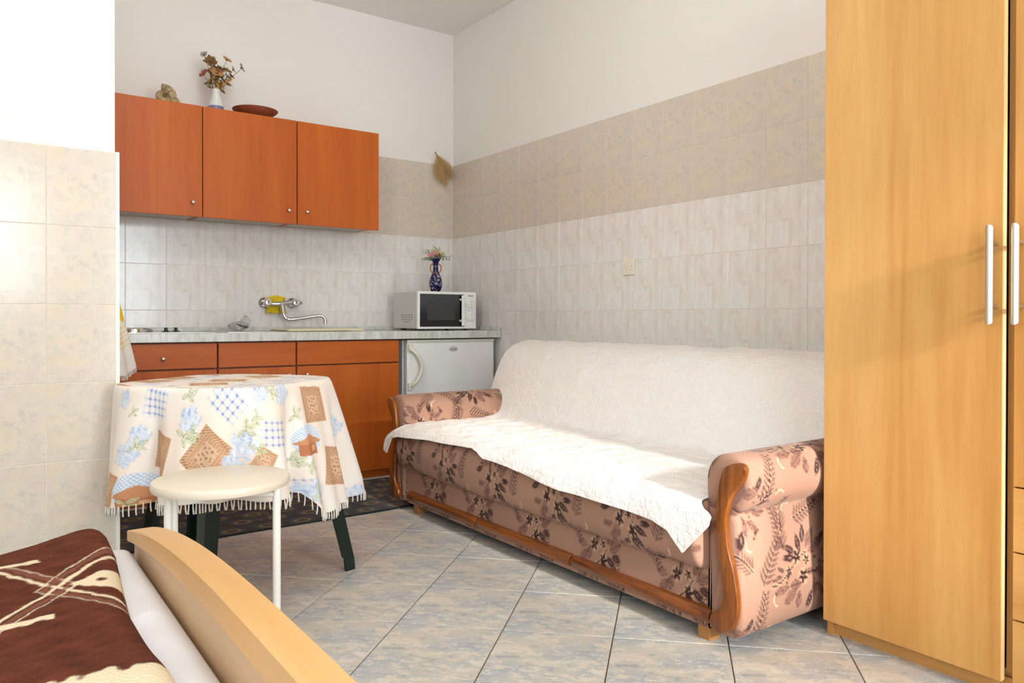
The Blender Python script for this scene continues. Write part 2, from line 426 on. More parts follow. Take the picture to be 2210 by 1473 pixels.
# grout beds (thin slabs behind the tiles) belong to the walls
boxes('grout_bed', [((0.0018, -3.62, 0), (0.009, 0.004, ZT))], M['grout'], wall_right)
boxes('grout_bed', [((NX, 0.0018, 0.6), (0.004, 0.009, ZT))], M['grout'], wall_back)
boxes('grout_bed', [((-3.6, PY+0.0018, 0), (NX-0.004, PY+0.009, 1.4358))], M['grout'], wall_pillar)
cols = [(-WR0/2, WR0)] + [(-(WR0+(i+0.5)*WT), WT) for i in range(17)]
for (yc, w) in cols:
    for (k, zc, h) in rows:
        tile('beige' if k < 2 else 'marble', w, h, (0.008, yc, zc), (H, 0, -H), wall_right)
cols = [(-WB0/2, WB0)] + [(-(WB0+(i+0.5)*WT), WT) for i in range(11)]
for (xc, w) in cols:
    if xc-w/2 < NX: w = xc+w/2-NX; xc = NX+w/2
    if w < 0.02: continue
    for (k, zc, h) in rows[:5]:
        tile('beige' if k < 2 else 'marble', w, h, (xc, 0.008, zc), (H, 0, 0), wall_back)
for i in range(6):
    for (k, zc, h) in rows[2:]:
        tile('beige', WT, h, (NX-0.004-(i+0.5)*WT, PY+0.008, zc), (H, 0, 0), wall_pillar)
boxes('corner_bead', [((NX-0.012, PY-0.002, 0), (NX, PY+0.010, 1.437))], M['trim'], wall_pillar)
boxes('side_tiling', [((NX-0.012, PY+0.010, 0), (NX, 0.004, 1.436))], M['beige'], wall_pillar)
# floor: square tiles laid diagonally
FS, FX, FY, FA = 0.3164, -1.1893, -1.6598, -0.8061
ca, sa = math.cos(FA), math.sin(FA)
for i in range(-16, 17):
    for j in range(-16, 22):
        x = FX+FS*((i+.5)*ca+(j+.5)*sa); y = FY+FS*((i+.5)*sa-(j+.5)*ca)
        if -3.9 < x < 0.2 and -5.2 < y < 0.2 and not (x < NX-0.1 and y > PY+0.1):
            tile('ftile', FS, FS, (x, y, -0.006), (0, 0, FA), floor, gap=0.0035, t=0.006, b=0.0008)
# glowing globe added above the view to even out the room light
t = thing('fill_pendant', 'added fill light shaped as a white globe pendant, out of view above the covered table', 'lamp', (-1.98, -2.08, 2.46))
ge = G('fill_glow', 0.3, base='#fff6e8'); ge.b.inputs['Emission Color'].default_value = (1.0, 0.97, 0.92, 1); ge.b.inputs['Emission Strength'].default_value = 48
lathe('globe', [(0.10*math.sin(a), -0.10*math.cos(a)) for a in np.linspace(0, math.pi, 17)], (-1.98, -2.08, 2.46), ge.m, t, 32)
tube('cord', [(-1.98, -2.08, 2.55), (-1.98, -2.08, CEIL-0.02)], 0.004, M['trim'], t, 8)
lathe('ceiling_rose', [(0.0, -0.03), (0.045, -0.025), (0.05, 0.0)], (-1.98, -2.08, CEIL), M['trim'], t, 24)
# light switch on the right wall
t = thing('wall_socket', 'small ivory wall plate on the marble tiles above the sofa', 'wall plate', (0, -1.762, 1.114))
box('plate', (-0.010, -1.803, 1.114), (0.0, -1.719, 1.196), M['switch'], t, 0.002)
box('insert', (-0.0125, -1.777, 1.138), (-0.009, -1.746, 1.173), M['cream_plastic'], t, 0.001)
for y in (-1.737, -1.786):
    lathe('screw', [(0.0, -0.0012), (0.0028, -0.0012), (0.0028, 0)], (-0.010, y, 1.156), M['steel'], t, 12, 'X')

# ------------------------------------------------------------------ kitchen: base units, worktop
def knob(c, d, parent, r=0.0095):
    """satin ball knob standing off along direction axis -Y"""
    prof = [(0.0045, 0.0), (0.0045, -0.008), (r*0.8, -0.011), (r, -0.017), (r*0.85, -0.0225), (r*0.4, -0.025), (0.0, -0.0255)]
    return lathe('knob', prof, c, M['satin'], parent, 20, 'Y')
DF = -0.59        # door front plane
BZ0, BZ1 = 0.045, 0.772
def base_unit(name, label, x0, x1, drawer_knob, door_knob):
    t = thing(name, label, 'cabinet', ((x0+x1)/2, -0.3, 0), 'cherry kitchen base units')
    tk = 0.016
    boxes('body', [((x0, DF+0.02, BZ0), (x0+tk, -0.03, BZ1)), ((x1-tk, DF+0.02, BZ0), (x1, -0.03, BZ1)), ((x0+tk, DF+0.02, BZ0), (x1-tk, -0.03, BZ0+tk)),
                   ((x0+tk, -0.045, BZ0+tk), (x1-tk, -0.03, BZ1)), ((x0+tk, DF+0.02, BZ1-0.03), (x1-tk, DF+0.05, BZ1)), ((x0+tk, DF+0.03, 0.625), (x1-tk, DF+0.05, 0.655))], M['cherry_edge'], t)
    boxes('plinth', [((x0, DF+0.035, 0.0), (x1, DF+0.05, BZ0))], M['cherry_h'], t)
    d = box('drawer_front', (x0+0.002, DF, 0.648), (x1-0.002, DF+0.018, 0.768), M['cherry_h'], t, 0.0012)
    if drawer_knob: knob((drawer_knob, DF, 0.697), None, d)
    d = box('door', (x0+0.002, DF, BZ0+0.002), (x1-0.002, DF+0.018, 0.640), M['cherry'], t, 0.0012)
    if door_knob: knob((door_knob, DF, 0.597), None, d)
    return t
base_unit('base_cabinet', 'cherry base cabinet with a knobbed drawer, under the hob beside the hanging towel', -2.262, -1.677, -1.924, -1.75)
base_unit('base_cabinet', 'narrow middle cherry base cabinet behind the covered table', -1.673, -1.285, None, -1.325)
base_unit('base_cabinet', 'wide cherry base cabinet beside the white fridge', -1.281, -0.692, None, -1.229)
t = thing('worktop', 'pale grey marbled laminate worktop over the base cabinets and fridge', 'worktop', (-1.13, -0.3, 0.776))
WZ = 0.820
box('slab', (NX+0.002, -0.605, 0.776), (-0.003, -0.002, WZ), M['counter'], t, 0.003)
t = thing('sealing_strip', 'low marbled sealing strip where the worktop meets the tiles', 'sealing strip', (-1.13, -0.01, WZ))
box('back_strip', (NX+0.002, -0.022, WZ), (-0.024, -0.002, WZ+0.022), M['counter'], t, 0.004)
box('side_strip', (-0.024, -0.600, WZ), (-0.003, -0.002, WZ+0.024), M['counter'], t, 0.004)

# wall units
UZ0, UZ1, UF = 1.418, 1.995, -0.33
def wall_unit(label, x0, x1, kx):
    t = thing('wall_cabinet', label, 'cabinet', ((x0+x1)/2, -0.16, UZ0), 'cherry kitchen wall units')
    tk = 0.016; a, b = UF+0.019, -0.002; z0 = 1.436
    boxes('body', [((x0, a, z0), (x0+tk, b, UZ1)), ((x1-tk, a, z0), (x1, b, UZ1)), ((x0+tk, a, UZ1-tk), (x1-tk, b, UZ1)), ((x0+tk, b-0.006, z0), (x1-tk, b, UZ1-tk))], M['cherry'], t)
    boxes('bottom_panel', [((x0+tk, a, z0), (x1-tk, b-0.006, z0+tk))], M['carcass'], t)
    d = box('door', (x0+0.0015, UF, UZ0), (x1-0.0015, UF+0.018, UZ1), M['cherry'], t, 0.0012)
    knob((kx, UF, 1.490), None, d)
wall_unit('cherry wall cabinet nearest the pillar, a seashell on top', -2.262, -1.686, -1.735)
wall_unit('middle cherry wall cabinet under the vase of dried flowers', -1.684, -1.1905, -1.238)
wall_unit('cherry wall cabinet at the end of the row, nearest the corner', -1.1885, -0.697, -1.135)

# hob and sink plates in the worktop
t = thing('hob', 'stainless steel hob with two black knobs set into the worktop', 'hob', (-1.95, -0.31, WZ))
box('plate', (-2.22, -0.565, WZ), (-1.675, -0.07, WZ+0.0035), M['steel'], t, 0.0012)
for (x, y, r) in ((-2.03, -0.42, 0.092), (-2.06, -0.19, 0.075)):
    lathe('burner', [(0.0, 0.018), (r*0.75, 0.018), (r*0.8, 0.020), (r*0.96, 0.020), (r, 0.016), (r, 0.0)], (x, y, WZ+0.0035), M['chrome'], t, 40)
for (x, y) in ((-1.866, -0.36), (-1.808, -0.30)):
    lathe('control_knob', [(0.020, 0.0), (0.020, 0.003), (0.0085, 0.006), (0.0085, 0.019), (0.007, 0.021), (0.0, 0.021)], (x, y, WZ+0.0035), M['black'], t, 24)
t = thing('sink', 'stainless steel sink plate set into the worktop under the tap', 'sink', (-1.2, -0.3, WZ))
boxes('rim', [((-1.62, -0.565, WZ), (-0.93, -0.545, WZ+0.003)), ((-1.62, -0.09, WZ), (-0.93, -0.07, WZ+0.003)), ((-1.62, -0.545, WZ), (-1.33, -0.09, WZ+0.003)), ((-0.95, -0.545, WZ), (-0.93, -0.09, WZ+0.003))], M['steel'], t)
boxes('basin', [((-1.33, -0.545, WZ+0.0002), (-0.95, -0.09, WZ+0.0012))], M['steel'], t)
# ivory board over the sink
bw = thing('cutting_board', 'ivory plastic cutting board lying over the sink', 'cutting board', (-1.09, -0.36, WZ+0.003))
bm = bmesh.new()
pts = []
for (cx, cy, a0) in ((0.20, 0.11, 0), (-0.20, 0.11, 90), (-0.20, -0.11, 180), (0.20, -0.11, 270)):
    for k in range(6):
        a = math.radians(a0+18*k); pts.append((cx+0.025*math.cos(a), cy+0.025*math.sin(a)))
pts = [(-1.085+x*math.cos(0.06)-y*math.sin(0.06), -0.37+x*math.sin(0.06)+y*math.cos(0.06)) for x, y in pts]
prism('slab', pts, 2, WZ+0.004, WZ+0.013, M['board'], bw, 0.002)
prism('handle_rim', [(-1.085+(x+1.085)*0.97, -0.37+(y+0.37)*0.96) for x, y in pts], 2, WZ+0.012, WZ+0.0145, M['board'], bw, 0.001)

# wall tap
t = thing('wall_tap', 'chrome wall mixer tap with two handles and a long swivel spout', 'tap', (-1.19, -0.0, 0.98))
for x in (-1.272, -1.108):
    lathe('wall_flange', [(0.034, 0.0), (0.033, -0.006), (0.024, -0.014), (0.016, -0.018), (0.016, -0.05)], (x, 0.0, 0.983), M['chrome'], t, 28, 'Y')
    lathe('handle', [(0.015, -0.045), (0.022, -0.055), (0.0255, -0.066), (0.024, -0.078), (0.016, -0.088), (0.0, -0.091)], (x, 0.0, 0.984), M['chrome'], t, 28, 'Y')
lathe('pointed_cap', [(0.021, 0.0), (0.019, 0.012), (0.012, 0.028), (0.004, 0.042), (0.0, 0.044)], (-1.106, -0.066, 0.985), M['chrome'], t, 20, 'X')
tube('mixer_body', smooth_path([(-1.272, -0.06, 0.982), (-1.23, -0.066, 0.977), (-1.193, -0.07, 0.979), (-1.15, -0.066, 0.985), (-1.108, -0.06, 0.986)], 5), 0.0125, M['chrome'], t, 16)
tube('collar', [(-1.19, -0.072, 0.975), (-1.186, -0.076, 0.935)], [0.0115, 0.013], M['chrome'], t, 16)
tube('spout', smooth_path([(-1.187, -0.076, 0.94), (-1.183, -0.08, 0.915), (-1.170, -0.085, 0.893), (-1.140, -0.095, 0.887), (-1.06, -0.105, 0.897), (-0.99, -0.115, 0.908), (-0.962, -0.12, 0.905), (-0.950, -0.122, 0.885), (-0.949, -0.122, 0.872)], 6), 0.0095, M['chrome'], t, 16)
tube('aerator', [(-0.949, -0.122, 0.878), (-0.949, -0.122, 0.862)], 0.0122, M['chrome'], t, 16)
# yellow sponge cloth behind the tap
nu, nv = 18, 26
u, v = np.meshgrid(np.linspace(-1, 1, nu), np.linspace(-1, 1, nv), indexing='ij')
P = np.stack([-1.21+0.058*u+0.01*wob(u, v, 3, 2), -0.018-0.010*np.cos(u*1.6)-0.004*wob(u, v, 5, 5), 0.972+0.047*v+0.006*wob(u, v, 6, 3)], -1)
o = tag(obj('sponge_cloth', grid_me('sponge_cloth', P), M['yellow']), 'yellow sponge cloth tucked behind the wall tap', 'cloth'); solid(o, 0.008, 0)
# clear plastic bag
g = G('clear_plastic', 0.12, base='#eeeeea'); g.b.inputs['Transmission Weight'].default_value = 0.65; g.b.inputs['IOR'].default_value = 1.15; g.b.inputs['Alpha'].default_value = 0.8; M['bag'] = g.m
t = thing('plastic_bag', 'crumpled clear plastic bag lying on the worktop', 'plastic bag', (-1.48, -0.28, WZ+0.003))
th, ph = np.meshgrid(np.linspace(0, 2*np.pi, 44, endpoint=False), np.linspace(0.02, np.pi-0.02, 24), indexing='ij')
rr = 1+0.10*wob(np.cos(th)*np.sin(ph)*3, np.cos(ph)*3+np.sin(th)*2, 9, 2.2)+0.05*wob(th*2, ph*3, 19, 4)
P = np.stack([-1.492+0.050*rr*np.sin(ph)*np.cos(th), -0.28+0.04*rr*np.sin(ph)*np.sin(th), WZ+0.030+0.024*rr*np.cos(ph)], -1); P[..., 2] = np.maximum(P[..., 2], WZ+0.0035)
obj('bag_body', grid_me('bag_body', P, wrap_u=True, smooth=False, flip=True), M['bag'], t)
rr = 1+0.12*wob(np.cos(th)*3, np.cos(ph)*3+np.sin(th)*2, 29, 2.2)
P = np.stack([-1.452+0.026*rr*np.sin(ph)*np.cos(th), -0.27+0.02*rr*np.sin(ph)*np.sin(th), WZ+0.052+0.032*rr*np.cos(ph)], -1)
obj('bag_knot', grid_me('bag_knot', P, wrap_u=True, smooth=False, flip=True), M['bag'], t)
for k in range(4):
    tube('dark_stripe', [(-1.515+0.012*k, -0.318-0.002*(k % 2), WZ+0.044-0.003*k), (-1.488+0.012*k, -0.324, WZ+0.026-0.002*k)], 0.0018, M['black'], t, 6)

# ------------------------------------------------------------------ fridge
t = thing('fridge', 'white under-counter fridge with a bow handle, below the microwave', 'fridge', (-0.33, -0.3, 0))
fx0, fx1 = -0.640, -0.036
box('body', (fx0, -0.525, 0.02), (fx1, -0.04, 0.768), M['white_enamel'], t, 0.004)
box('door', (fx0+0.004, -0.578, 0.035), (fx1-0.002, -0.530, 0.755), M['white_enamel'], t, 0.010, 3)
box('top_rail', (fx0+0.004, -0.580, 0.752), (fx1-0.002, -0.53, 0.769), M['cream_plastic'], t, 0.003)
boxes('gasket', [((fx0+0.012, -0.531, 0.045), (fx1-0.012, -0.524, 0.745))], M['black'], t)
for x in (fx0+0.04, fx1-0.04):
    lathe('foot', [(0.018, 0), (0.018, 0.02)], (x, -0.48, 0.0), M['black'], t, 12)
hp = smooth_path([(-0.623, -0.580, 0.724), (-0.616, -0.598, 0.712), (-0.590, -0.612, 0.685), (-0.566, -0.616, 0.640), (-0.562, -0.617, 0.612), (-0.566, -0.616, 0.580), (-0.588, -0.612, 0.535), (-0.610, -0.598, 0.510), (-0.618, -0.580, 0.498)], 5)
tube('handle', hp, 0.0115, M['cream_plastic'], t, 12)
box('handle_mount', (-0.633, -0.592, 0.700), (-0.606, -0.577, 0.745), M['cream_plastic'], t, 0.004)
box('handle_mount', (-0.633, -0.592, 0.478), (-0.606, -0.577, 0.522), M['cream_plastic'], t, 0.004)
badge = lathe_me('badge', [(0.0, -0.0022), (0.026, -0.0022), (0.029, -0.0012), (0.031, 0.0)], (0, 0, 0), 40, 'Y')
for vtx in badge.vertices: vtx.co.z *= 0.52
badge_o = obj('badge', badge, plain('badge_grey', '#c6c6c0', 0.3), t, (-0.330, -0.578, 0.712))
badge_o.matrix_parent_inverse = world_inv(t)
def lettering(name, body, size, loc, rot, m, parent, ext=0.0004, space=1.0):
    cu = bpy.data.curves.new(name, 'FONT'); cu.body = body; cu.size = size; cu.align_x = 'CENTER'; cu.align_y = 'CENTER'; cu.extrude = ext; cu.space_character = space
    tmp = bpy.data.objects.new(name, cu); COL.objects.link(tmp)
    dg = bpy.context.evaluated_depsgraph_get(); me = bpy.data.meshes.new_from_object(tmp.evaluated_get(dg))
    bpy.data.objects.remove(tmp)
    me.transform(Matrix.Translation(Vector(loc)) @ Matrix.Rotation(rot[2], 4, 'Z') @ Matrix.Rotation(rot[0], 4, 'X'))
    me.materials.clear()
    return obj(name, me, m, parent)
M['ink'] = plain('grey_ink', '#6f726e', 0.5)
lettering('badge_lettering', 'gorenje', 0.0125, (-0.330, -0.5806, 0.712), (H, 0, 0), M['ink'], t)

# ------------------------------------------------------------------ microwave
t = thing('microwave', 'white microwave oven with a black glass door on the worktop', 'microwave', (-0.305, -0.3, WZ))
mx0, mx1, my0, my1, mz0, mz1 = -0.510, -0.102, -0.470, -0.130, 0.832, 1.058
M['mw_side'] = plain('microwave_shell', '#cfcac7', 0.35)
box('shell', (mx0+0.002, my0+0.022, mz0), (mx1-0.002, my1, mz1-0.003), M['mw_side'], t, 0.004)
box('front_frame', (mx0, my0, mz0-0.002), (mx1, my0+0.024, mz1), M['white_enamel'], t, 0.006, 3)
dx0, dx1 = mx0+0.012, mx1-0.092
box('door_glass', (dx0, my0-0.003, mz0+0.012), (dx1, my0+0.004, mz1-0.016), plain('black_glass', '#0b0909', 0.08), t, 0.0015)
box('door_window', (dx0+0.048, my0-0.0038, mz0+0.052), (dx1-0.062, my0-0.0022, mz1-0.058), plain('mesh_window', '#333334', 0.3), t)
box('door_handle', (dx1-0.024, my0-0.022, mz0+0.016), (dx1-0.004, my0-0.012, mz1-0.021), M['white_enamel'], t, 0.003)
for zz in (mz0+0.048, mz1-0.048):
    lathe('handle_boss', [(0.008, 0.0), (0.008, -0.012), (0.006, -0.014), (0.0, -0.014)], (dx1-0.030, my0-0.002, zz), M['satin'], t, 20, 'Y')
px = (dx1+mx1)/2
for zz, nm in ((0.985, 'power_dial'), (0.905, 'timer_dial')):
    d = lathe(nm, [(0.031, 0.0), (0.030, -0.004), (0.024, -0.006), (0.023, -0.014), (0.0, -0.015)], (px, my0, zz), M['white_enamel'], t, 32, 'Y')
    box('grip', (px-0.004, my0-0.021, zz-0.022), (px+0.004, my0-0.012, zz+0.022), M['cream_plastic'], d, 0.002)
    for k in range(13):
        a = math.radians(-60+k*25)
        x, zc = px+0.036*math.cos(a), zz+0.036*math.sin(a)
        box('tick', (x-0.0012, my0-0.0006, zc-0.0012), (x+0.0012, my0+0.0004, zc+0.0012), M['ink'], d)
boxes('panel_line', [((dx1+0.006, my0-0.0005, 0.9435), (mx1-0.012, my0+0.0005, 0.9447))], M['ink'], t)
boxes('brand_mark', [((px-0.014+0.0066*k, my0-0.0008, 1.0318), (px-0.014+0.0066*k+0.0052, my0+0.0004, 1.0378)) for k in range(6)], M['ink'], t)
V = []; 
for r_ in range(4):
    for c_ in range(5):
        if r_ == 3 and c_ in (0, 4): continue
        y = my0+0.085+c_*0.032; zz = 0.915-r_*0.014
        boxes('vent_slot', [((mx0+0.0012, y-0.007, zz-0.003), (mx0+0.003, y+0.007, zz+0.003))], M['ink'], t)
for (x, y) in ((mx0+0.05, my0+0.05), (mx1-0.05, my0+0.05), (mx0+0.05, my1-0.05), (mx1-0.05, my1-0.05)):
    lathe('foot', [(0.014, 0.0), (0.014, mz0-WZ)], (x, y, WZ), M['black'], t, 12)
# mat on the microwave
nu, nv = 40, 30
u, v = np.meshgrid(np.linspace(-1, 1, nu), np.linspace(-1, 1, nv), indexing='ij')
P = np.stack([-0.30+0.135*u, -0.28+0.115*v, mz1+0.0005+0.0012*(1+wob(u, v, 31, 4))*0.5], -1)
o = tag(obj('doily', grid_me('doily', P), plain('maroon_cloth', '#4a2a2c', 0.95)), 'flat dark maroon doily between the blue vase and the microwave', 'doily'); solid(o, 0.0015, 1)
MT = mz1+0.004

# ------------------------------------------------------------------ towel
def disc(x, y, cx, cy, r, s=0.0015): return np.clip((r-np.hypot(x-cx, y-cy))/s+0.5, 0, 1)
def blend(c, m, col): return c*(1-m[..., None]) + np.array(lin(col))*m[..., None]
nu, nv = 60, 150
u, v = np.meshgrid(np.linspace(0, 1, nu), np.linspace(0, 1, nv), indexing='ij')
wd = 0.02+0.135*v**0.8
yy = -1.06-(u-0.5)*0.30*(0.25+0.75*v)
xx = NX+0.010+wd*(0.45+0.55*np.sin(u*np.pi))*0.9+0.006*np.sin(u*22)*v
zz = 1.16-0.47*v-0.045*np.abs(u-0.55)*v-0.012*np.sin(u*9)*v
P = np.stack([xx, yy, zz], -1)
c = np.ones((nu, nv, 3))*np.array(lin('#e9e2da')); U, Vv = u*0.34, v*0.47
gx, gy = np.mod(U, 0.018)-0.009, np.mod(Vv, 0.018)-0.009
dots = ((np.abs(gx) < 0.0045) & (np.abs(gy) < 0.0045)).astype(float)*(((Vv > 0.06) & (Vv < 0.14)) | ((Vv > 0.29) & (Vv < 0.37)))
c = blend(c, dots, '#eec24a')
for k in range(5):
    cx = 0.04+k*0.065; c = blend(c, np.clip((1-np.hypot((U-cx)/0.032, (Vv-0.225)/0.058))*12, 0, 1), '#e9be2c')
    c = blend(c, np.clip((1-np.hypot((U-cx)/0.018, (Vv-0.163)/0.012))*10, 0, 1), '#5a7a54')
o = tag(obj('kitchen_towel', grid_me('kitchen_towel', P, colors=c), printed('towel_print', 0.95, 0.4, 500)), 'white kitchen towel with yellow lemons hanging on the niche side wall', 'towel'); solid(o, 0.003, 0)
V, F = [], []
for k in range(60):
    uu = k/59; i = min(int(uu*(nu-1)), nu-1); p = P[i, -1]
    tube_vf([p, p+np.array([0.003*math.sin(k), 0.002*math.cos(k*2), -0.016])], 0.0012, 4, V, F)
tag(obj('towel_fringe', mesh('towel_fringe', V, F), plain('white_thread', '#e9e4dc', 0.95), o), kind='stuff')
tube('towel_hook', smooth_path([(NX-0.001, -1.06, 1.175), (NX+0.018, -1.06, 1.172), (NX+0.026, -1.06, 1.150), (NX+0.03, -1.06, 1.165)], 4), 0.003, M['chrome'], o, 8)

# ------------------------------------------------------------------ wardrobe
t = thing('wardrobe', 'tall beech wardrobe with long bar handles and drawers', 'wardrobe', (-0.4, -4.0, 0))
wy = (-3.342, -3.824, -4.300, -4.776); wx0, wx1, wz1 = -0.705, -0.06, 2.06
L = [((wx0, wy[0]-0.018, 0), (wx1, wy[0], wz1)), ((wx0, wy[3], 0), (wx1, wy[3]+0.018, wz1)), ((wx0, wy[3]+0.018, wz1-0.018), (wx1, wy[0]-0.018, wz1)), ((wx0+0.02, wy[3]+0.018, 0.046), (wx1, wy[0]-0.018, 0.064)), ((wx1-0.01, wy[3]+0.018, 0.064), (wx1, wy[0]-0.018, wz1-0.018))]
for y in wy[1:3]: L.append(((wx0, y-0.009, 0.064), (wx1-0.01, y+0.009, wz1-0.018)))
boxes('carcass', L, M['beech'], t)
boxes('plinth', [((wx0+0.012, wy[3]+0.018, 0.0), (wx0+0.028, wy[0]-0.018, 0.046))], M['beech_h'], t)
def bar_handle(y, x, parent, z0=0.881, z1=1.112):
    n = 22; V = []; F = []; r = 0.0085
    for (zc, sgn) in ((z0, 1), (z1, -1)):
        for k in range(n):
            a = 2*math.pi*k/n; X = x-0.034+r*math.cos(a); Y = y+r*math.sin(a)
            V.append((X, Y, zc+sgn*(0.0085-(-r*math.cos(a)))*0.9))
    for k in range(n): F.append((k, (k+1) % n, n+(k+1) % n, n+k))
    F.append(list(range(n))[::-1]); F.append(list(range(n, 2*n)))
    me = mesh('handle', V, F, True); sharp(me, 40); h = obj('handle', me, M['satin'], parent)
    for zc in (z0+0.042, z1-0.042):
        lathe('standoff', [(0.006, 0.0), (0.006, -0.030)], (x, y, zc), M['satin'], h, 14, 'X')
def wdoor(y0, y1, z0, z1, xf, m, handle_y=None, edge=True):
    d = box('door', (xf, y1, z0), (xf+0.018, y0, z1), m, t, 0.0010)
    if edge: boxes('edge_band', [((xf+0.001, y1-0.0012, z0+0.001), (xf+0.0175, y1, z1-0.001))], M['beech_edge'], d)
    if handle_y: bar_handle(handle_y, xf, d)
    return d
wdoor(-3.350, -3.816, 0.049, wz1-0.004, -0.738, M['beech'], -3.801)
wdoor(-3.836, -4.292, 0.507, wz1-0.004, -0.726, M['beech'], -3.851)
for (z0, z1) in ((0.356, 0.503), (0.199, 0.352), (0.049, 0.195)):
    d = box('drawer', (-0.726, -4.292, z0), (-0.708, -3.836, z1), M['beech_h'], t, 0.0010)
    knob_me = None
    lathe('drawer_knob', [(0.006, 0.0), (0.012, -0.014), (0.012, -0.02), (0.0, -0.022)], (-0.726, -4.064, (z0+z1)/2), M['satin'], d, 16, 'X')
wdoor(-4.308, -4.768, 0.049, wz1-0.004, -0.726, M['beech'], -4.325)

# ------------------------------------------------------------------ sofa fabric print
LEAVES = []; STARS = []; STEMS = []; DOTS = []; CURLS = []
def build_motif():
    r = np.random.default_rng(4)
    def cluster(ox, oy, m, a0):
        ca, sa = math.cos(a0), math.sin(a0)
        T = lambda x, y: (ox+m*(x*ca-y*sa), oy+x*sa+y*ca)
        A = lambda a: (a+a0) if m > 0 else math.pi-(a+a0)
        STEMS.append([T(-0.120, -0.030), T(-0.085, -0.024), T(-0.050, -0.004), T(-0.020, 0.018), T(0.012, 0.030)])
        for (x, y, l, w, an, k) in ((-0.052, 0.046, 0.026, 0.009, 2.6, 'd'), (-0.018, 0.056, 0.026, 0.010, 1.9, 'd'), (-0.056, 0.026, 0.028, 0.009, 3.0, 'd'),
                                    (0.030, 0.062, 0.028, 0.014, 0.9, 'm'), (0.052, 0.040, 0.032, 0.013, 0.4, 'm'), (-0.086, 0.004, 0.018, 0.005, 2.7, 'd'),
                                    (-0.085, -0.044, 0.030, 0.010, 0.15, 'm'), (-0.052, -0.062, 0.030, 0.013, 0.5, 'm'), (-0.030, -0.040, 0.022, 0.012, 0.0, 'm'), (-0.022, -0.076, 0.022, 0.011, 1.4, 'm'),
                                    (0.040, -0.060, 0.026, 0.009, 1.5, 'm'), (0.072, -0.030, 0.028, 0.011, -0.5, 'm'), (0.066, -0.068, 0.024, 0.009, -0.9, 'm'), (0.10, -0.05, 0.022, 0.008, -0.2, 'm'), (0.03, -0.02, 0.024, 0.008, -0.3, 'm'), (-0.075, 0.060, 0.022, 0.008, 2.3, 'm'), (0.002, 0.075, 0.024, 0.009, 1.5, 'd'), (0.075, 0.055, 0.022, 0.008, 0.7, 'd'), (-0.10, -0.015, 0.020, 0.006, 3.3, 'm'), (0.02, -0.085, 0.024, 0.010, 1.2, 'd'), (0.095, -0.005, 0.020, 0.007, 0.1, 'd')):
            p = T(x, y); LEAVES.append((p[0], p[1], l, w, A(an), k))
        for (x, y, rr) in ((-0.024, 0.024, 0.017), (0.014, 0.010, 0.013), (-0.055, -0.004, 0.012), (-0.002, -0.026, 0.018)):
            p = T(x, y); STARS.append((p[0], p[1], rr, r.uniform(0, 6)))
        for k in range(26):
            p = T(0.085+r.normal(0, 0.022), 0.012+r.normal(0, 0.022)); DOTS.append((p[0], p[1], r.uniform(0.0018, 0.0036)))
        STEMS.append([T(0.01, -0.02), T(0.05, -0.02), T(0.09, 0.0), T(0.115, 0.02)])
    def fern(ox, oy, a0, s=1.0):
        for k in range(9):
            t_ = k/8; bx = ox+s*(0.11*t_-0.055)*math.cos(a0); by = oy+s*(0.11*t_-0.055)*math.sin(a0)
            for sg in (-1, 1):
                an = a0+sg*0.9; l = s*(0.020*(1-0.5*t_))
                LEAVES.append((bx+math.cos(an)*l, by+math.sin(an)*l, l, 0.0042*s, an, 'h'))
        STEMS.append([(ox+s*q*math.cos(a0), oy+s*q*math.sin(a0)) for q in (-0.06, -0.02, 0.02, 0.06)])
    cluster(0, 0, 1, 0); cluster(0.26, 0.17, 1, 0.25)
    fern(0.13, -0.03, 1.2); fern(0.15, 0.07, 0.5, 0.8); fern(0.40, 0.03, 1.0, 1.0); fern(0.44, 0.14, 1.6, 0.8); fern(0.02, 0.13, 0.3, 0.9); fern(-0.09, 0.10, 1.9, 0.9); fern(0.30, 0.05, 2.4, 0.8); fern(0.20, -0.10, 0.1, 0.9); fern(0.36, -0.09, 1.3, 0.9)
    for (x, y, a) in ((0.13, 0.03, 0.3), (0.145, 0.0, 2.0), (0.11, 0.12, 1.0), (0.40, 0.20, 0.4), (0.42, -0.06, 2.2), (-0.05, 0.14, 0.8), (0.33, 0.08, 2.6), (0.20, 0.07, 1.4)):
        CURLS.append((x, y, 0.016, a))
    for (x, y) in ((0.17, -0.07), (0.35, 0.10), (0.06, 0.14), (0.46, -0.02)):
        for k in range(5): DOTS.append((x+0.012*math.cos(k*1.9)*(k*0.3), y+0.012*math.sin(k*2.3)*(k*0.4), 0.0035))
build_motif()
def wrapd(u, c, p): return np.mod(u-c+p/2, p)-p/2
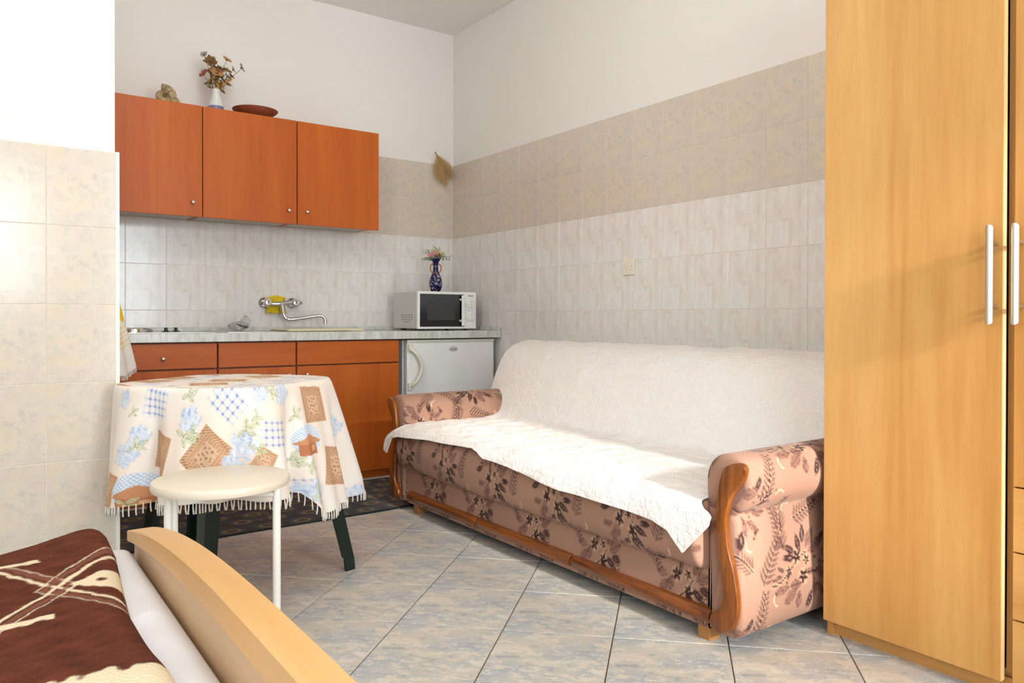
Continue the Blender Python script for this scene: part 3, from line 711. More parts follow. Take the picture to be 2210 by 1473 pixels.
def sofa_print(u, v):
    u, v = u/1.18, v/1.18; PU, PV = 0.52, 0.34; sm = 0.0014
    c = np.ones(u.shape+(3,))*np.array(lin('#a8816d'))
    shade = 0.5+0.5*wob(u*1.0, v*1.0, 77, 14)
    c = c*(0.93+0.10*np.clip(shade, 0, 1))[..., None]
    def seg(a, b):
        du, dv = wrapd(u, a[0], PU), wrapd(v, a[1], PV); ex, ey = b[0]-a[0], b[1]-a[1]
        t_ = np.clip((du*ex+dv*ey)/(ex*ex+ey*ey), 0, 1)
        return np.hypot(du-t_*ex, dv-t_*ey)
    cream = np.zeros(u.shape); dark = np.zeros(u.shape)
    for st in STEMS:
        for a, b in zip(st[:-1], st[1:]):
            d = seg(a, b); dark = np.maximum(dark, np.clip((0.0018-d)/sm+0.5, 0, 1)); cream = np.maximum(cream, np.clip((0.0050-d)/0.003, 0, 1)*0.55)
    c = blend(c, cream, '#dcbd98')
    for (x, y, rr, ph) in STARS:
        du, dv = wrapd(u, x, PU), wrapd(v, y, PV); d = np.hypot(du, dv)
        c = blend(c, np.clip((rr*1.25-d)/0.005, 0, 1)*0.5, '#cfaa8a')
    for (x, y, l, w, an, k) in LEAVES:
        du, dv = wrapd(u, x, PU), wrapd(v, y, PV); a = du*math.cos(an)+dv*math.sin(an); b = -du*math.sin(an)+dv*math.cos(an)
        t_ = a/l; w_ = w*np.clip(1-t_*t_, 0, 1)*(1-0.25*t_); ins = np.clip((w_-np.abs(b))/sm+0.2, 0, 1)*(np.abs(t_) < 1)
        if k == 'd':
            c = blend(c, ins, '#432a28'); c = blend(c, ins*np.clip((0.0012-np.abs(b))/0.0008, 0, 1)*0.7, '#a98e7c')
        elif k == 'm':
            c = blend(c, ins*0.85, '#8a6458'); edge = ins*(np.clip((np.abs(b)-(w_-0.0022))/0.0015, 0, 1))
            c = blend(c, edge*0.9, '#4a2f2c'); c = blend(c, ins*(np.sin(a*1500) > 0.3)*0.35, '#5d3d37'); c = blend(c, ins*np.clip((0.0012-np.abs(b))/0.0008, 0, 1)*0.8, '#4a2f2c')
        else:
            c = blend(c, ins*0.8, '#66463f')
    c = blend(c, dark, '#3f2727')
    for (x, y, rr, ph) in STARS:
        du, dv = wrapd(u, x, PU), wrapd(v, y, PV); d = np.hypot(du, dv); th = np.arctan2(dv, du)+ph
        re = rr*(0.42+0.58*np.abs(np.cos(2.5*th))**1.6)
        c = blend(c, np.clip((re-d)/sm+0.3, 0, 1), '#38211f'); c = blend(c, np.clip((0.0022-d)/0.001, 0, 1), '#c9a98a')
    for (x, y, rr) in DOTS:
        d = np.hypot(wrapd(u, x, PU), wrapd(v, y, PV)*0.8); c = blend(c, np.clip((rr-d)/sm+0.4, 0, 1)*0.9, '#4c302c')
    for (x, y, rr, a0) in CURLS:
        du, dv = wrapd(u, x, PU), wrapd(v, y, PV); d = np.hypot(du, dv); th = np.mod(np.arctan2(dv, du)-a0, 2*np.pi)
        c = blend(c, np.clip((0.0022-np.abs(d-rr))/0.0016, 0, 1)*(th < 2.4)*0.9, '#e0c7a8')
    return c
M['fabric'] = printed('sofa_velour', 0.85, 0.35, 900, 0.12)

# ------------------------------------------------------------------ sofa
sofa = thing('sofa', 'brown floral velour sofa bed with carved oak arm fronts along the right wall', 'sofa', (-0.55, -2.27, 0))
SY0, SY1 = -1.365, -3.195          # inner faces of the arms
def resample(P, step):
    P = np.array(P, float); d = np.r_[0, np.cumsum(np.hypot(*(P[1:]-P[:-1]).T))]; n = max(2, int(d[-1]/step)+1)
    s = np.linspace(0, d[-1], n); return np.stack([np.interp(s, d, P[:, 0]), np.interp(s, d, P[:, 1])], -1), s
def catmull2(P, n=8): return [(p[0], p[1]) for p in smooth_path([(a, b, 0) for a, b in P], n)]
# arm profile: o = outward offset from the inner face, z
ARM = [(0.002, 0.050), (0.0, 0.12), (0.0, 0.25), (-0.002, 0.36), (-0.008, 0.43), (-0.006, 0.475), (0.012, 0.510), (0.045, 0.530), (0.085, 0.533), (0.120, 0.520), (0.138, 0.490), (0.1435, 0.455), (0.135, 0.420), (0.115, 0.394), (0.098, 0.382),
       (0.094, 0.372), (0.100, 0.355), (0.106, 0.30), (0.112, 0.22), (0.118, 0.14), (0.118, 0.09), (0.105, 0.055), (0.075, 0.042), (0.03, 0.042), (0.002, 0.050)]
def make_arm(inner, sgn):
    prof, s = resample(catmull2(ARM), 0.0045); prof, s = prof[:-1], s[:-1]
    X = np.arange(-1.046, -0.16, 0.0045)
    # rounded front: inset ring towards the front edge
    xs = list(X); ring = []
    cen = np.array([0.06, 0.30])
    Pg = []
    for i, x in enumerate(xs):
        q = prof.copy()
        dx = x-xs[0]
        if dx < 0.018:
            k = 1-math.sqrt(max(0, 1-((0.018-dx)/0.018)**2))
            n_ = np.roll(prof, -1, 0)-np.roll(prof, 1, 0); nn = np.stack([n_[:, 1], -n_[:, 0]], -1); nn /= np.linalg.norm(nn, axis=1)[:, None]+1e-9
            q = prof + nn*0.016*k*ARM_SIGN
        Pg.append(np.stack([np.full(len(q), x), inner+sgn*q[:, 0], q[:, 1]], -1))
    Pg = np.array(Pg)
    uu, vv = np.meshgrid(np.array(xs), s, indexing='ij')
    col = sofa_print(uu+0.05+(0.11 if sgn < 0 else 0), -vv+0.93)
    me = grid_me('arm', Pg, wrap_v=True, colors=col, flip=(sgn > 0))
    # front cap
    bm = bmesh.new(); bm.from_mesh(me)
    bmesh.ops.holes_fill(bm, edges=[e for e in bm.edges if e.is_boundary and all(abs(v_.co.x-xs[0]) < 1e-4 for v_ in e.verts)], sides=0)
    bm.to_mesh(me); bm.free(); me.polygons.foreach_set('use_smooth', [True]*len(me.polygons)); sharp(me, 50)
    return obj('arm', me, M['fabric'], sofa)
_p = np.array(ARM); _area = np.sum(_p[:-1, 0]*_p[1:, 1]-_p[1:, 0]*_p[:-1, 1]); ARM_SIGN = -1 if _area > 0 else 1
make_arm(SY1, -1); make_arm(SY0, 1)
# carved oak front of each arm
TRIM = [(-3.229, 0.063), (-3.219, 0.079), (-3.226, 0.102), (-3.247, 0.117), (-3.260, 0.145), (-3.260, 0.186), (-3.249, 0.266), (-3.240, 0.362), (-3.244, 0.421), (-3.256, 0.476), (-3.269, 0.499), (-3.300, 0.516), (-3.328, 0.517), (-3.337, 0.501),
        (-3.325, 0.468), (-3.290, 0.425), (-3.274, 0.369), (-3.280, 0.294), (-3.298, 0.237), (-3.312, 0.169), (-3.312, 0.121), (-3.297, 0.081), (-3.255, 0.057)]
tp = catmull2(TRIM+[TRIM[0]], 4)[:-1]
prism('oak_front', tp, 0, -1.046, -1.066, M['oak'], sofa, 0.005)
prism('oak_front', [(2*(SY0+SY1)/2-y, z_) for y, z_ in tp][::-1], 0, -1.046, -1.066, M['oak'], sofa, 0.005)
# base box with printed front panel
Y = np.arange(SY0-0.002, SY1+0.002, -0.0045)
pf, s = resample([(-1.01, 0.040), (-1.028, 0.040), (-1.034, 0.046), (-1.036, 0.10), (-1.034, 0.2), (-1.030, 0.24)], 0.0045)
P = np.stack([np.broadcast_to(pf[:, 0], (len(Y), len(pf))), np.broadcast_to(Y[:, None], (len(Y), len(pf))), np.broadcast_to(pf[:, 1], (len(Y), len(pf)))], -1)
uu, vv = np.meshgrid(-Y, s, indexing='ij')
obj('front_panel', grid_me('front_panel', P, colors=sofa_print(vv*1.0+0.17, uu*1.1), flip=True), M['fabric'], sofa)
boxes('base_box', [((-1.012, SY1+0.004, 0.042), (-0.16, SY0-0.004, 0.22))], plain('dark_liner', '#4a3a33', 0.9), sofa)
# seat cushion
sc_, s = resample(catmull2([(-0.45, 0.395), (-0.75, 0.398), (-0.95, 0.400), (-1.04, 0.394), (-1.080, 0.365), (-1.092, 0.31), (-1.086, 0.255), (-1.066, 0.218), (-1.03, 0.205), (-0.9, 0.204)], 6), 0.0045)
Y = np.arange(SY0-0.001, SY1+0.001-0.0001, -0.0045)
sag = 0.012*np.sin((Y-SY0)/(SY1-SY0)*np.pi)
P = np.stack([np.broadcast_to(sc_[:, 0], (len(Y), len(sc_))), np.broadcast_to(Y[:, None], (len(Y), len(sc_))), np.broadcast_to(sc_[:, 1], (len(Y), len(sc_)))-np.where(sc_[:, 1] < 0.3, sag[:, None], 0)*np.clip((0.3-sc_[:, 1])/0.08, 0, 1)], -1)
uu, vv = np.meshgrid(-Y, s, indexing='ij')
e_ = np.minimum(np.abs(Y-Y[0]), np.abs(Y-Y[-1])); k_ = np.where(e_ < 0.018, np.sqrt(np.clip(1-((0.018-e_)/0.018)**2, 0, 1)), 1.0)[:, None]
P[..., 0] = np.minimum(P[..., 0]+0.018*(1-k_), -0.45); P[..., 2] = P[..., 2]+np.interp(P[..., 2], [0.20, 0.30, 0.40], [0.012, 0.0, -0.008])*(1-k_)
me = grid_me('seat_cushion', P, colors=sofa_print(-vv*1.0+0.1, uu*1.1), flip=False)
bm = bmesh.new(); bm.from_mesh(me); bm.verts.ensure_lookup_table(); nn_ = len(sc_)
for base_ in (0, (len(Y)-1)*nn_): bm.faces.new([bm.verts[base_+i] for i in range(nn_)])
bmesh.ops.recalc_face_normals(bm, faces=bm.faces); bm.to_mesh(me); bm.free(); me.polygons.foreach_set('use_smooth', [True]*len(me.polygons)); sharp(me, 60)
obj('seat_cushion', me, M['fabric'], sofa)
# backrest
BK = [(-0.105, 0.22), (-0.100, 0.45), (-0.100, 0.66), (-0.125, 0.735), (-0.19, 0.766), (-0.27, 0.764), (-0.345, 0.742), (-0.405, 0.690), (-0.445, 0.61), (-0.478, 0.52), (-0.508, 0.43), (-0.545, 0.36), (-0.56, 0.28)]
bk, s = resample(catmull2(BK, 6), 0.006)
ys = np.r_[-1.245, -1.2455, -1.248, -1.254, -1.264, np.arange(-1.275, -3.285, -0.02), -3.290, -3.297, -3.302, -3.3045, -3.305]
cen = np.array([-0.30, 0.45])
P = []
for y in ys:
    e = min(abs(y+1.245), abs(y+3.305)); k = 1.0 if e >= 0.03 else 0.90+0.10*math.sqrt(max(0, 1-((0.03-e)/0.03)**2))
    q = cen+(bk-cen)*k; P.append(np.stack([q[:, 0], np.full(len(q), y), q[:, 1]], -1))
P = np.array(P); uu, vv = np.meshgrid(-ys, s, indexing='ij')
me = grid_me('backrest', P, colors=sofa_print(uu, vv), flip=False)
bm = bmesh.new(); bm.from_mesh(me); bmesh.ops.holes_fill(bm, edges=[e for e in bm.edges if e.is_boundary and abs(e.verts[0].co.y-e.verts[1].co.y) < 1e-5 and abs(e.verts[0].co.x-e.verts[1].co.x) < 0.2], sides=0)
bm.to_mesh(me); bm.free()
obj('backrest', me, M['fabric'], sofa)
for (y0, y1) in ((-1.420, -2.007), (-2.014, -2.603), (-2.611, -3.212)):
    bm = bmesh.new()
    o = prism('oak_strip', [(-1.036, 0.064), (-1.052, 0.066), (-1.060, 0.078), (-1.060, 0.090), (-1.052, 0.101), (-1.036, 0.103)], 1, y0, y1, M['oak_h'], sofa, 0.003)
for (x, y) in ((-1.0, -1.43), (-1.0, -3.16), (-0.25, -1.43), (-0.25, -3.16)):
    box('foot', (x-0.02, y-0.022, 0.0), (x+0.02, y+0.022, 0.044), M['footwood'], sofa, 0.002)

# ------------------------------------------------------------------ white throw over the sofa
HEMY = np.array([-1.290, -1.335, -1.352, -1.38, -1.443, -1.65, -1.883, -2.042, -2.10, -2.141, -2.31, -2.627, -2.852, -3.045, -3.108, -3.163, -3.21, -3.247, -3.26])
HEMZ = np.array([0.285, 0.272, 0.300, 0.348, 0.360, 0.372, 0.381, 0.390, 0.380, 0.364, 0.359, 0.332, 0.330, 0.322, 0.307, 0.256, 0.305, 0.345, 0.365])
nu, nv = 420, 330
uu = np.linspace(0, 1, nu)
path = catmull2([(-0.092, 0.56), (-0.090, 0.66), (-0.118, 0.744), (-0.19, 0.776), (-0.27, 0.774), (-0.352, 0.751), (-0.413, 0.698), (-0.455, 0.617), (-0.490, 0.525), (-0.522, 0.440), (-0.560, 0.412), (-0.66, 0.406), (-0.80, 0.409), (-0.95, 0.411), (-1.045, 0.403)], 8)
pp, s = resample(path, 0.0045); L0 = s[-1]
# (distance along, X, Z), then the hanging flap handled per column
v_back = np.linspace(0, L0, 270)
bx, bz = np.interp(v_back, s, pp[:, 0]), np.interp(v_back, s, pp[:, 1])
yl_b, yr_b = -1.238, -3.30
cols_ = []
for a in uu:
    col = []
    for i in range(270):
        w = np.clip((-0.50-bx[i])/0.06, 0, 1); w = w*w*(3-2*w)
        yl = yl_b*(1-w)+(-1.376)*w; yr = yr_b*(1-w)+(-3.184)*w
        
        col.append((bx[i], yl+(yr-yl)*a, bz[i]))
    yb = -1.376+(-3.184+1.376)*a
    ytip = float(np.interp(a, [0, 0.02, 0.06, 0.12, 0.90, 0.95, 0.975, 1.0], [-1.300, -1.345, -1.425, -1.376-1.808*0.12, -1.376-1.808*0.90, -3.115, -3.165, -3.250]))
    z0 = 0.403
    yend = ytip
    hz = float(np.interp(-yend, -HEMY, HEMZ))
    for k in range(1, nv-270+1):
        q = k/(nv-270); zz = z0+(hz-z0)*q
        xo = float(np.interp(-zz, [-0.403, -0.397, -0.388, -0.375, -0.355, -0.33, -0.30, -0.2], [-1.045, -1.064, -1.082, -1.094, -1.103, -1.108, -1.111, -1.112]))
        qq = min(1, q*1.6); col.append((xo, yb+(yend-yb)*qq*qq*(3-2*qq), zz if q > 0 else z0))
    cols_.append(col)
P = np.array(cols_)
# the flap leaves the seat edge in a soft roll
A2, B2 = np.meshgrid(uu*2.0, np.linspace(0, 1.6, nv), indexing='ij')
ripple = 0.0022*wob(A2, B2, 41, 26, 14)+0.0016*wob(A2, B2, 42, 60, 14)
flap = np.clip((B2-1.28)/0.3, 0, 1)
P[..., 2] += ripple*(1-flap); P[..., 0] -= 0.008*flap*np.clip(0.8+wob(A2, A2*0, 43, 12, 6), 0, 2)
P[..., 0] -= 0.4*np.abs(ripple)*((B2 > 0.35) & (B2 < 0.75))
def throw_mat():
    g = G('white_matelasse', 0.9); v = g.obj()
    w1 = g.n('TexWave', {'Vector': g.mapping(v, scale=(1, 1, 1)), 'Scale': 14, 'Distortion': 14, 'Detail': 2.5, 'Detail Scale': 1.2})
    n1 = g.noise(v, 230, 2); n2 = g.noise(v, 26, 4, 0.6, 2.5)
    h = g.math('ADD', g.math('MULTIPLY', n2, 0.9), g.math('ADD', g.math('MULTIPLY', n1, 0.28), g.math('MULTIPLY', w1, 0.25)))
    g.set('Base Color', g.ramp(n2, [(0.3, '#efe9e4'), (0.7, '#f5f0ec')])); g.bump(h, 0.75, 0.006)
    g.b.inputs['Specular IOR Level'].default_value = 0.2; return g.m
o = tag(obj('sofa_throw', grid_me('sofa_throw', P, flip=False), throw_mat()), 'white quilted throw covering the sofa back and seat', 'throw'); solid(o, 0.003, 1)

# ------------------------------------------------------------------ rug
nu, nv = 300, 130
u, v = np.meshgrid(np.linspace(0, 1, nu), np.linspace(0, 1, nv), indexing='ij')
rx = -2.235+1.45*u; ry = -0.63-0.69*v+0.010*np.sin(u*5)*v+(u-0.5)*0.05*v
rz = 0.004+0.0012*(1+wob(u*3, v*2, 51, 5))+0.006*np.exp(-((u-0.86)/0.06)**2)*np.clip((v-0.85)/0.15, 0, 1)
P = np.stack([rx, ry, rz], -1); Ux, Vy = u*1.45, v*0.69
c = np.ones((nu, nv, 3))*np.array(lin('#34302e'))
band = 0.5+0.5*np.sin(Vy*2*np.pi/0.115+0.6); c = blend(c, band**2*0.7, '#3b4149')
c = blend(c, np.clip(wob(Ux, Vy, 52, 60, 14), 0, 1)*0.45, '#4b3a2f')
gx = np.mod(Ux+0.5*0.15*(np.floor(Vy/0.115) % 2), 0.15)-0.075; gy = np.mod(Vy, 0.115)-0.0575
d1 = np.hypot(gx/0.040, gy/0.030)
c = blend(c, np.clip((1.5-d1)/0.35, 0, 1)*0.6, '#4a5558'); c = blend(c, np.clip((1.0-d1)/0.12, 0, 1)*0.9, '#8a7048'); c = blend(c, np.clip((0.66-d1)/0.12, 0, 1), '#4a3020')
gx2 = np.mod(Ux+0.075+0.04*Vy, 0.30)-0.15; dd = np.hypot(gx2/0.012, (np.mod(Vy, 0.026)-0.013)/0.008)
c = blend(c, np.clip((1-dd)/0.2, 0, 1)*0.8, '#7d6146')
gx3 = np.mod(Ux+0.15, 0.30)-0.15; dd = np.hypot(gx3/0.018, (np.mod(Vy+0.06, 0.23)-0.115)/0.012); c = blend(c, np.clip((1-dd)/0.2, 0, 1)*0.7, '#8a5a4a')
edge = np.minimum.reduce([Ux, 1.45-Ux, Vy, 0.69-Vy]); c = blend(c, (edge < 0.016).astype(float), '#22262c')
o = tag(obj('kitchen_rug', grid_me('kitchen_rug', P, colors=c, flip=True), printed('rug_weave', 0.95, 0.8, 420, 0.1, 0.0015)), 'dark patterned rug on the floor in front of the kitchen cabinets', 'rug'); solid(o, 0.006, -1)

# ------------------------------------------------------------------ covered table
TCX, TCY, TZ = -1.945, -1.83, 0.675
def rt_(th): return 0.312+0.026*np.cos(4*(th+math.radians(6)))+0.006*np.cos(2*(th-0.4))
HT_T = np.radians([-180, -160, -130, -105, -80, -66, -58, -50, -40, -20, 0, 45, 90, 125, 150, 180])
HT_Z = [0.300, 0.318, 0.338, 0.345, 0.345, 0.330, 0.255, 0.250, 0.262, 0.250, 0.248, 0.30, 0.34, 0.33, 0.30, 0.300]
def skirt(th, t):
    """th angle, t 0..1 down the skirt -> xyz, drop length"""
    thw = np.mod(th+np.pi, 2*np.pi)-np.pi
    hem = np.interp(thw, HT_T, HT_Z); r0 = rt_(th)
    flare = 0.055+0.035*np.cos(thw+0.35)
    fold = (0.030*np.cos(9*th+1.1)+0.019*np.cos(14*th+2.0)+0.009*np.cos(23*th))*np.clip(t*1.15, 0, 1)**1.1
    fold = fold+0.020*np.exp(-((thw+1.06)/0.10)**2)*t-0.025*np.exp(-((thw+1.24)/0.10)**2)*t
    edge = np.clip(t/0.05, 0, 1); r = r0+0.006*np.sin(edge*np.pi/2)+flare*t**0.85+fold
    z = TZ+0.003-0.006*(1-np.cos(edge*np.pi/2))-(TZ-hem)*t
    return np.stack([TCX+r*np.cos(th), TCY+r*np.sin(th), z], -1), (TZ-hem)*t
MOTIFS = [('plaid', -1.08, 0.044, 0.1, 1), ('plaid', -0.77, 0.035, 0.75, 1.1), ('plaid', -0.614, 0.137, 0.1, 1), ('plaid', -0.484, 0.33, 0.0, 0.8), ('lace', -1.045, 0.193, 0.22, 1.05), ('lace', -0.842, 0.193, 0.7, 1.25), ('lace', -0.66, 0.212, 0.6, 0.6), ('lace', -0.339, 0.071, 0.06, 1), ('lace', -0.266, 0.287, 0.25, 1.1), ('lace', -1.242, 0.308, 0.2, 0.9), ('rose', -1.144, 0.14, 0, 0.9), ('rose', -1.181, 0.2, 0, 1.1), ('rose', -0.908, 0.086, 0, 1.2), ('rose', -0.719, 0.166, 0, 1.25), ('rose', -0.55, 0.021, 0, 1.1), ('rose', -0.651, 0.012, 0, 0.8), ('rose', -0.18, 0.165, 0, 1.1), ('rose', -0.451, 0.341, 0, 1.1), ('rose', -0.119, 0.409, 0, 0.7), ('rose', -0.756, 0.224, 0, 1), ('rose', -1.227, 0.034, 0, 0.8), ('cottage', -0.422, 0.177, 0, 0.9), ('cottage', -1.141, 0.314, 0, 1.1), ('leaf', -0.921, 0.013, 0.3, 1.2), ('leaf', -1.152, 0.174, 0, 1.1), ('leaf', -0.926, 0.133, 1, 1.4), ('leaf', -0.71, 0.12, 0, 1.3), ('leaf', -0.673, 0.079, 2, 0.9), ('leaf', -0.482, 0.094, 0, 1.2), ('leaf', -0.501, 0.235, 0.5, 1.3), ('leaf', -0.457, 0.257, 1, 1.2), ('leaf', -1.177, 0.072, 0, 0.8), ('leaf', -0.888, 0.124, 2, 1.2), ('leaf', -0.607, 0.01, 1, 1), ('leaf', -0.438, 0.346, 2, 1.3), ('leaf', -0.677, 0.174, 1, 1.1), ('leaf', -1.161, 0.345, 1, 1.1), ('leaf', -0.079, 0.225, 0, 0.9), ('lace', 0.05, 0.055, 0.36, 1.0), ('plaid', 0.05, 0.218, 0.87, 1.0), ('rose', 0.05, 0.286, 0.65, 1.0), ('leaf', 0.17, 0.079, 0.24, 1.0), ('rose', 0.17, 0.214, 0.17, 1.0), ('leaf', 0.17, 0.303, 0.78, 1.0), ('plaid', 0.29, 0.076, 0.88, 1.0), ('lace', 0.29, 0.214, 1.43, 1.0), ('lace', 0.29, 0.297, 0.97, 1.0), ('plaid', 0.41, 0.092, 0.44, 1.0), ('rose', 0.41, 0.17, 1.46, 1.0), ('leaf', 0.41, 0.298, 0.47, 1.0), ('rose', 0.53, 0.104, 0.88, 1.0), ('leaf', 0.53, 0.198, 1.16, 1.0), ('plaid', 0.53, 0.282, 1.06, 1.0), ('lace', 0.65, 0.072, 0.14, 1.0), ('lace', 0.65, 0.21, 1.4, 1.0), ('plaid', 0.65, 0.292, 0.95, 1.0), ('rose', 0.77, 0.068, 1.11, 1.0), ('leaf', 0.77, 0.213, 0.33, 1.0), ('rose', 0.77, 0.33, 0.99, 1.0), ('leaf', 0.89, 0.091, 1.23, 1.0), ('plaid', 0.89, 0.196, 1.14, 1.0), ('lace', 0.89, 0.333, 0.15, 1.0)]
TOPM = [('lace', -0.23, -0.13, 1.27, 1.0), ('leaf', -0.26, -0.02, 0.59, 1.0), ('rose', -0.23, 0.09, 0.72, 1.0), ('lace', -0.26, 0.2, 0.22, 1.0), ('rose', -0.23, 0.31, 1.05, 1.0), ('plaid', -0.26, 0.42, 0.44, 1.0), ('plaid', -0.23, 0.53, 1.31, 1.0), ('leaf', -0.11, -0.13, 0.41, 1.0), ('lace', -0.14, -0.02, 0.84, 1.0), ('leaf', -0.11, 0.09, 0.6, 1.0), ('rose', -0.14, 0.2, 0.92, 1.0), ('lace', -0.11, 0.31, 0.29, 1.0), ('rose', -0.14, 0.42, 0.27, 1.0), ('plaid', -0.11, 0.53, 1.12, 1.0), ('plaid', 0.01, -0.13, 1.13, 1.0), ('leaf', -0.02, -0.02, 0.85, 1.0), ('lace', 0.01, 0.09, 1.38, 1.0), ('leaf', -0.02, 0.2, 0.31, 1.0), ('rose', 0.01, 0.31, 1.28, 1.0), ('lace', -0.02, 0.42, 0.25, 1.0), ('rose', 0.01, 0.53, 1.45, 1.0), ('plaid', 0.13, -0.13, 0.94, 1.0), ('plaid', 0.1, -0.02, 0.91, 1.0), ('leaf', 0.13, 0.09, 1.46, 1.0), ('lace', 0.1, 0.2, 1.18, 1.0), ('leaf', 0.13, 0.31, 1.18, 1.0), ('rose', 0.1, 0.42, 0.08, 1.0), ('lace', 0.13, 0.53, 0.55, 1.0), ('rose', 0.25, -0.13, 0.13, 1.0), ('plaid', 0.22, -0.02, 0.29, 1.0), ('plaid', 0.25, 0.09, 0.32, 1.0), ('leaf', 0.22, 0.2, 1.29, 1.0), ('lace', 0.25, 0.31, 0.19, 1.0), ('leaf', 0.22, 0.42, 0.45, 1.0), ('rose', 0.25, 0.53, 0.74, 1.0), ('lace', 0.37, -0.13, 1.27, 1.0), ('rose', 0.34, -0.02, 1.45, 1.0), ('plaid', 0.37, 0.09, 1.06, 1.0), ('plaid', 0.34, 0.2, 0.32, 1.0), ('leaf', 0.37, 0.31, 0.82, 1.0), ('lace', 0.34, 0.42, 1.06, 1.0), ('leaf', 0.37, 0.53, 0.08, 1.0), ('rose', 0.49, -0.13, 1.02, 1.0), ('lace', 0.46, -0.02, 0.55, 1.0), ('rose', 0.49, 0.09, 0.88, 1.0), ('plaid', 0.46, 0.2, 1.0, 1.0), ('plaid', 0.49, 0.31, 1.0, 1.0), ('leaf', 0.46, 0.42, 0.78, 1.0), ('lace', 0.49, 0.53, 0.83, 1.0)]
def cloth_print(u, v, top):
    c = np.ones(u.shape+(3,))*np.array(lin('#f0e9e2'))
    c = blend(c, np.clip(0.5+0.8*wob(u, v, 61, 16), 0, 1)*0.55, '#f3e0cd')
    for (k, mx_, my_, a, s) in (TOPM if top else MOTIFS):
        du, dv = u-mx_, v-my_
        if not top: du = np.mod(du+0.42*np.pi, 0.84*np.pi)-0.42*np.pi
        if not top and -0.46 < mx_ < 0.0 and k != 'leaf': du = du/1.55
        x = (du*math.cos(a)+dv*math.sin(a))/s; y = (-du*math.sin(a)+dv*math.cos(a))/s
        if k == 'lace':
            wob_ = 0.0
            ins = np.clip((0.050-np.abs(x))/0.0018, 0, 1)*np.clip((0.058-np.abs(y))/0.0018, 0, 1)
            halo = np.clip(1-np.hypot(x/0.10, y/0.11), 0, 1); c = blend(c, halo*0.45, '#f0cfae')
            c = blend(c, ins, '#d0a886'); c = blend(c, ins*(np.sin(x*2*np.pi/0.0085) > 0.1)*0.5, '#ad7a5a')
            fr_ = ins*((np.abs(x) > 0.038) | (np.abs(y) > 0.045)); c = blend(c, fr_, '#d2aa86')
            c = blend(c, fr_*((np.abs(np.mod(x+y, 0.009)-0.0045) < 0.0018))*0.8, '#a3694a')
            inn = ins*(np.abs(x) < 0.024)*(np.abs(y) < 0.030); c = blend(c, inn, '#dab695')
            c = blend(c, inn*(wob(x, y, 62, 330, 8) > 0.55)*0.8, '#a3694a')
        elif k == 'plaid':
            g1 = np.abs(np.mod(x, 0.022)-0.011); g2 = np.abs(np.mod(y, 0.022)-0.011)
            m = np.clip((0.058-np.abs(x))/0.016, 0, 1)*np.clip((0.050-np.abs(y))/0.016, 0, 1)
            c = blend(c, np.clip((0.0042-g1)/0.002, 0, 1)*m*0.5, '#a3b8de'); c = blend(c, np.clip((0.0042-g2)/0.002, 0, 1)*m*0.5, '#a3b8de')
            c = blend(c, np.clip((0.0042-g2)/0.001, 0, 1)*np.clip((0.0042-g1)/0.001, 0, 1)*m*0.75, '#7089c4')
        elif k == 'rose':
            d = np.hypot(x, y); th = np.arctan2(y, x); rr = 0.036*(1+0.12*np.cos(5*th)+0.06*np.cos(9*th+1))
            ins = np.clip((rr-d)/0.004, 0, 1); c = blend(c, np.clip((rr*1.35-d)/0.02, 0, 1)*0.35, '#f0c9b4'); c = blend(c, ins*0.75, '#cfdcea')
            sw = np.sin(d*480+2.4*np.cos(3*th+d*140+mx_*50)+2.0*np.sin(5*th-d*200))*0.7+0.4*wob(x, y, 64, 260, 6); c = blend(c, ins*np.clip(sw, 0, 1)*0.6, '#98b4da'); c = blend(c, ins*np.clip(-sw-0.5, 0, 1)*0.9, '#eef3f8')
            c = blend(c, ins*(sw > 0.93)*0.4, '#7f9cc8')
        elif k == 'leaf':
            for (lx, ly, an) in ((0.012, 0.006, 0.4), (-0.010, 0.008, 2.5), (0.002, -0.014, -1.5), (0.018, -0.010, -0.6)):
                aa = (x-lx)*math.cos(an)+(y-ly)*math.sin(an); bb = -(x-lx)*math.sin(an)+(y-ly)*math.cos(an); t_ = aa/0.014
                w_ = 0.0065*np.clip(1-t_*t_, 0, 1); ins = np.clip((w_-np.abs(bb))/0.0015+0.2, 0, 1)*(np.abs(t_) < 1)
                c = blend(c, ins*0.6, '#d7d9b4'); c = blend(c, ins*np.clip((np.abs(bb)-w_+0.002)/0.001, 0, 1)*0.9, '#7f9160'); c = blend(c, ins*(np.abs(bb) < 0.0007)*0.8, '#7f9160')
        elif k == 'cottage':
            d = np.hypot(x/0.058, y/0.056); m = np.clip((1-d)/0.10, 0, 1); g1 = np.abs(np.mod(x+y, 0.011)-0.0055); g2 = np.abs(np.mod(x-y, 0.011)-0.0055)
            c = blend(c, m*0.9, '#e9eef2'); c = blend(c, m*np.clip((0.002-np.minimum(g1, g2))/0.001, 0, 1)*0.75, '#94b0d6')
            hs = (np.abs(x+0.004) < 0.036)*(y > 0.012)*(y < 0.056); c = blend(c, hs*1.0, '#c07a58'); c = blend(c, hs*(np.sin(y*900) > 0.2)*0.25, '#9a5640')
            rf = (y < 0.016)*(y > -0.020+np.abs(x)*0.55); c = blend(c, rf*(np.abs(x) < 0.05)*1.0, '#cb9066')
            c = blend(c, ((np.abs(x-0.014) < 0.010)*(np.abs(y-0.034) < 0.009)).astype(float), '#dcb083')
    return c
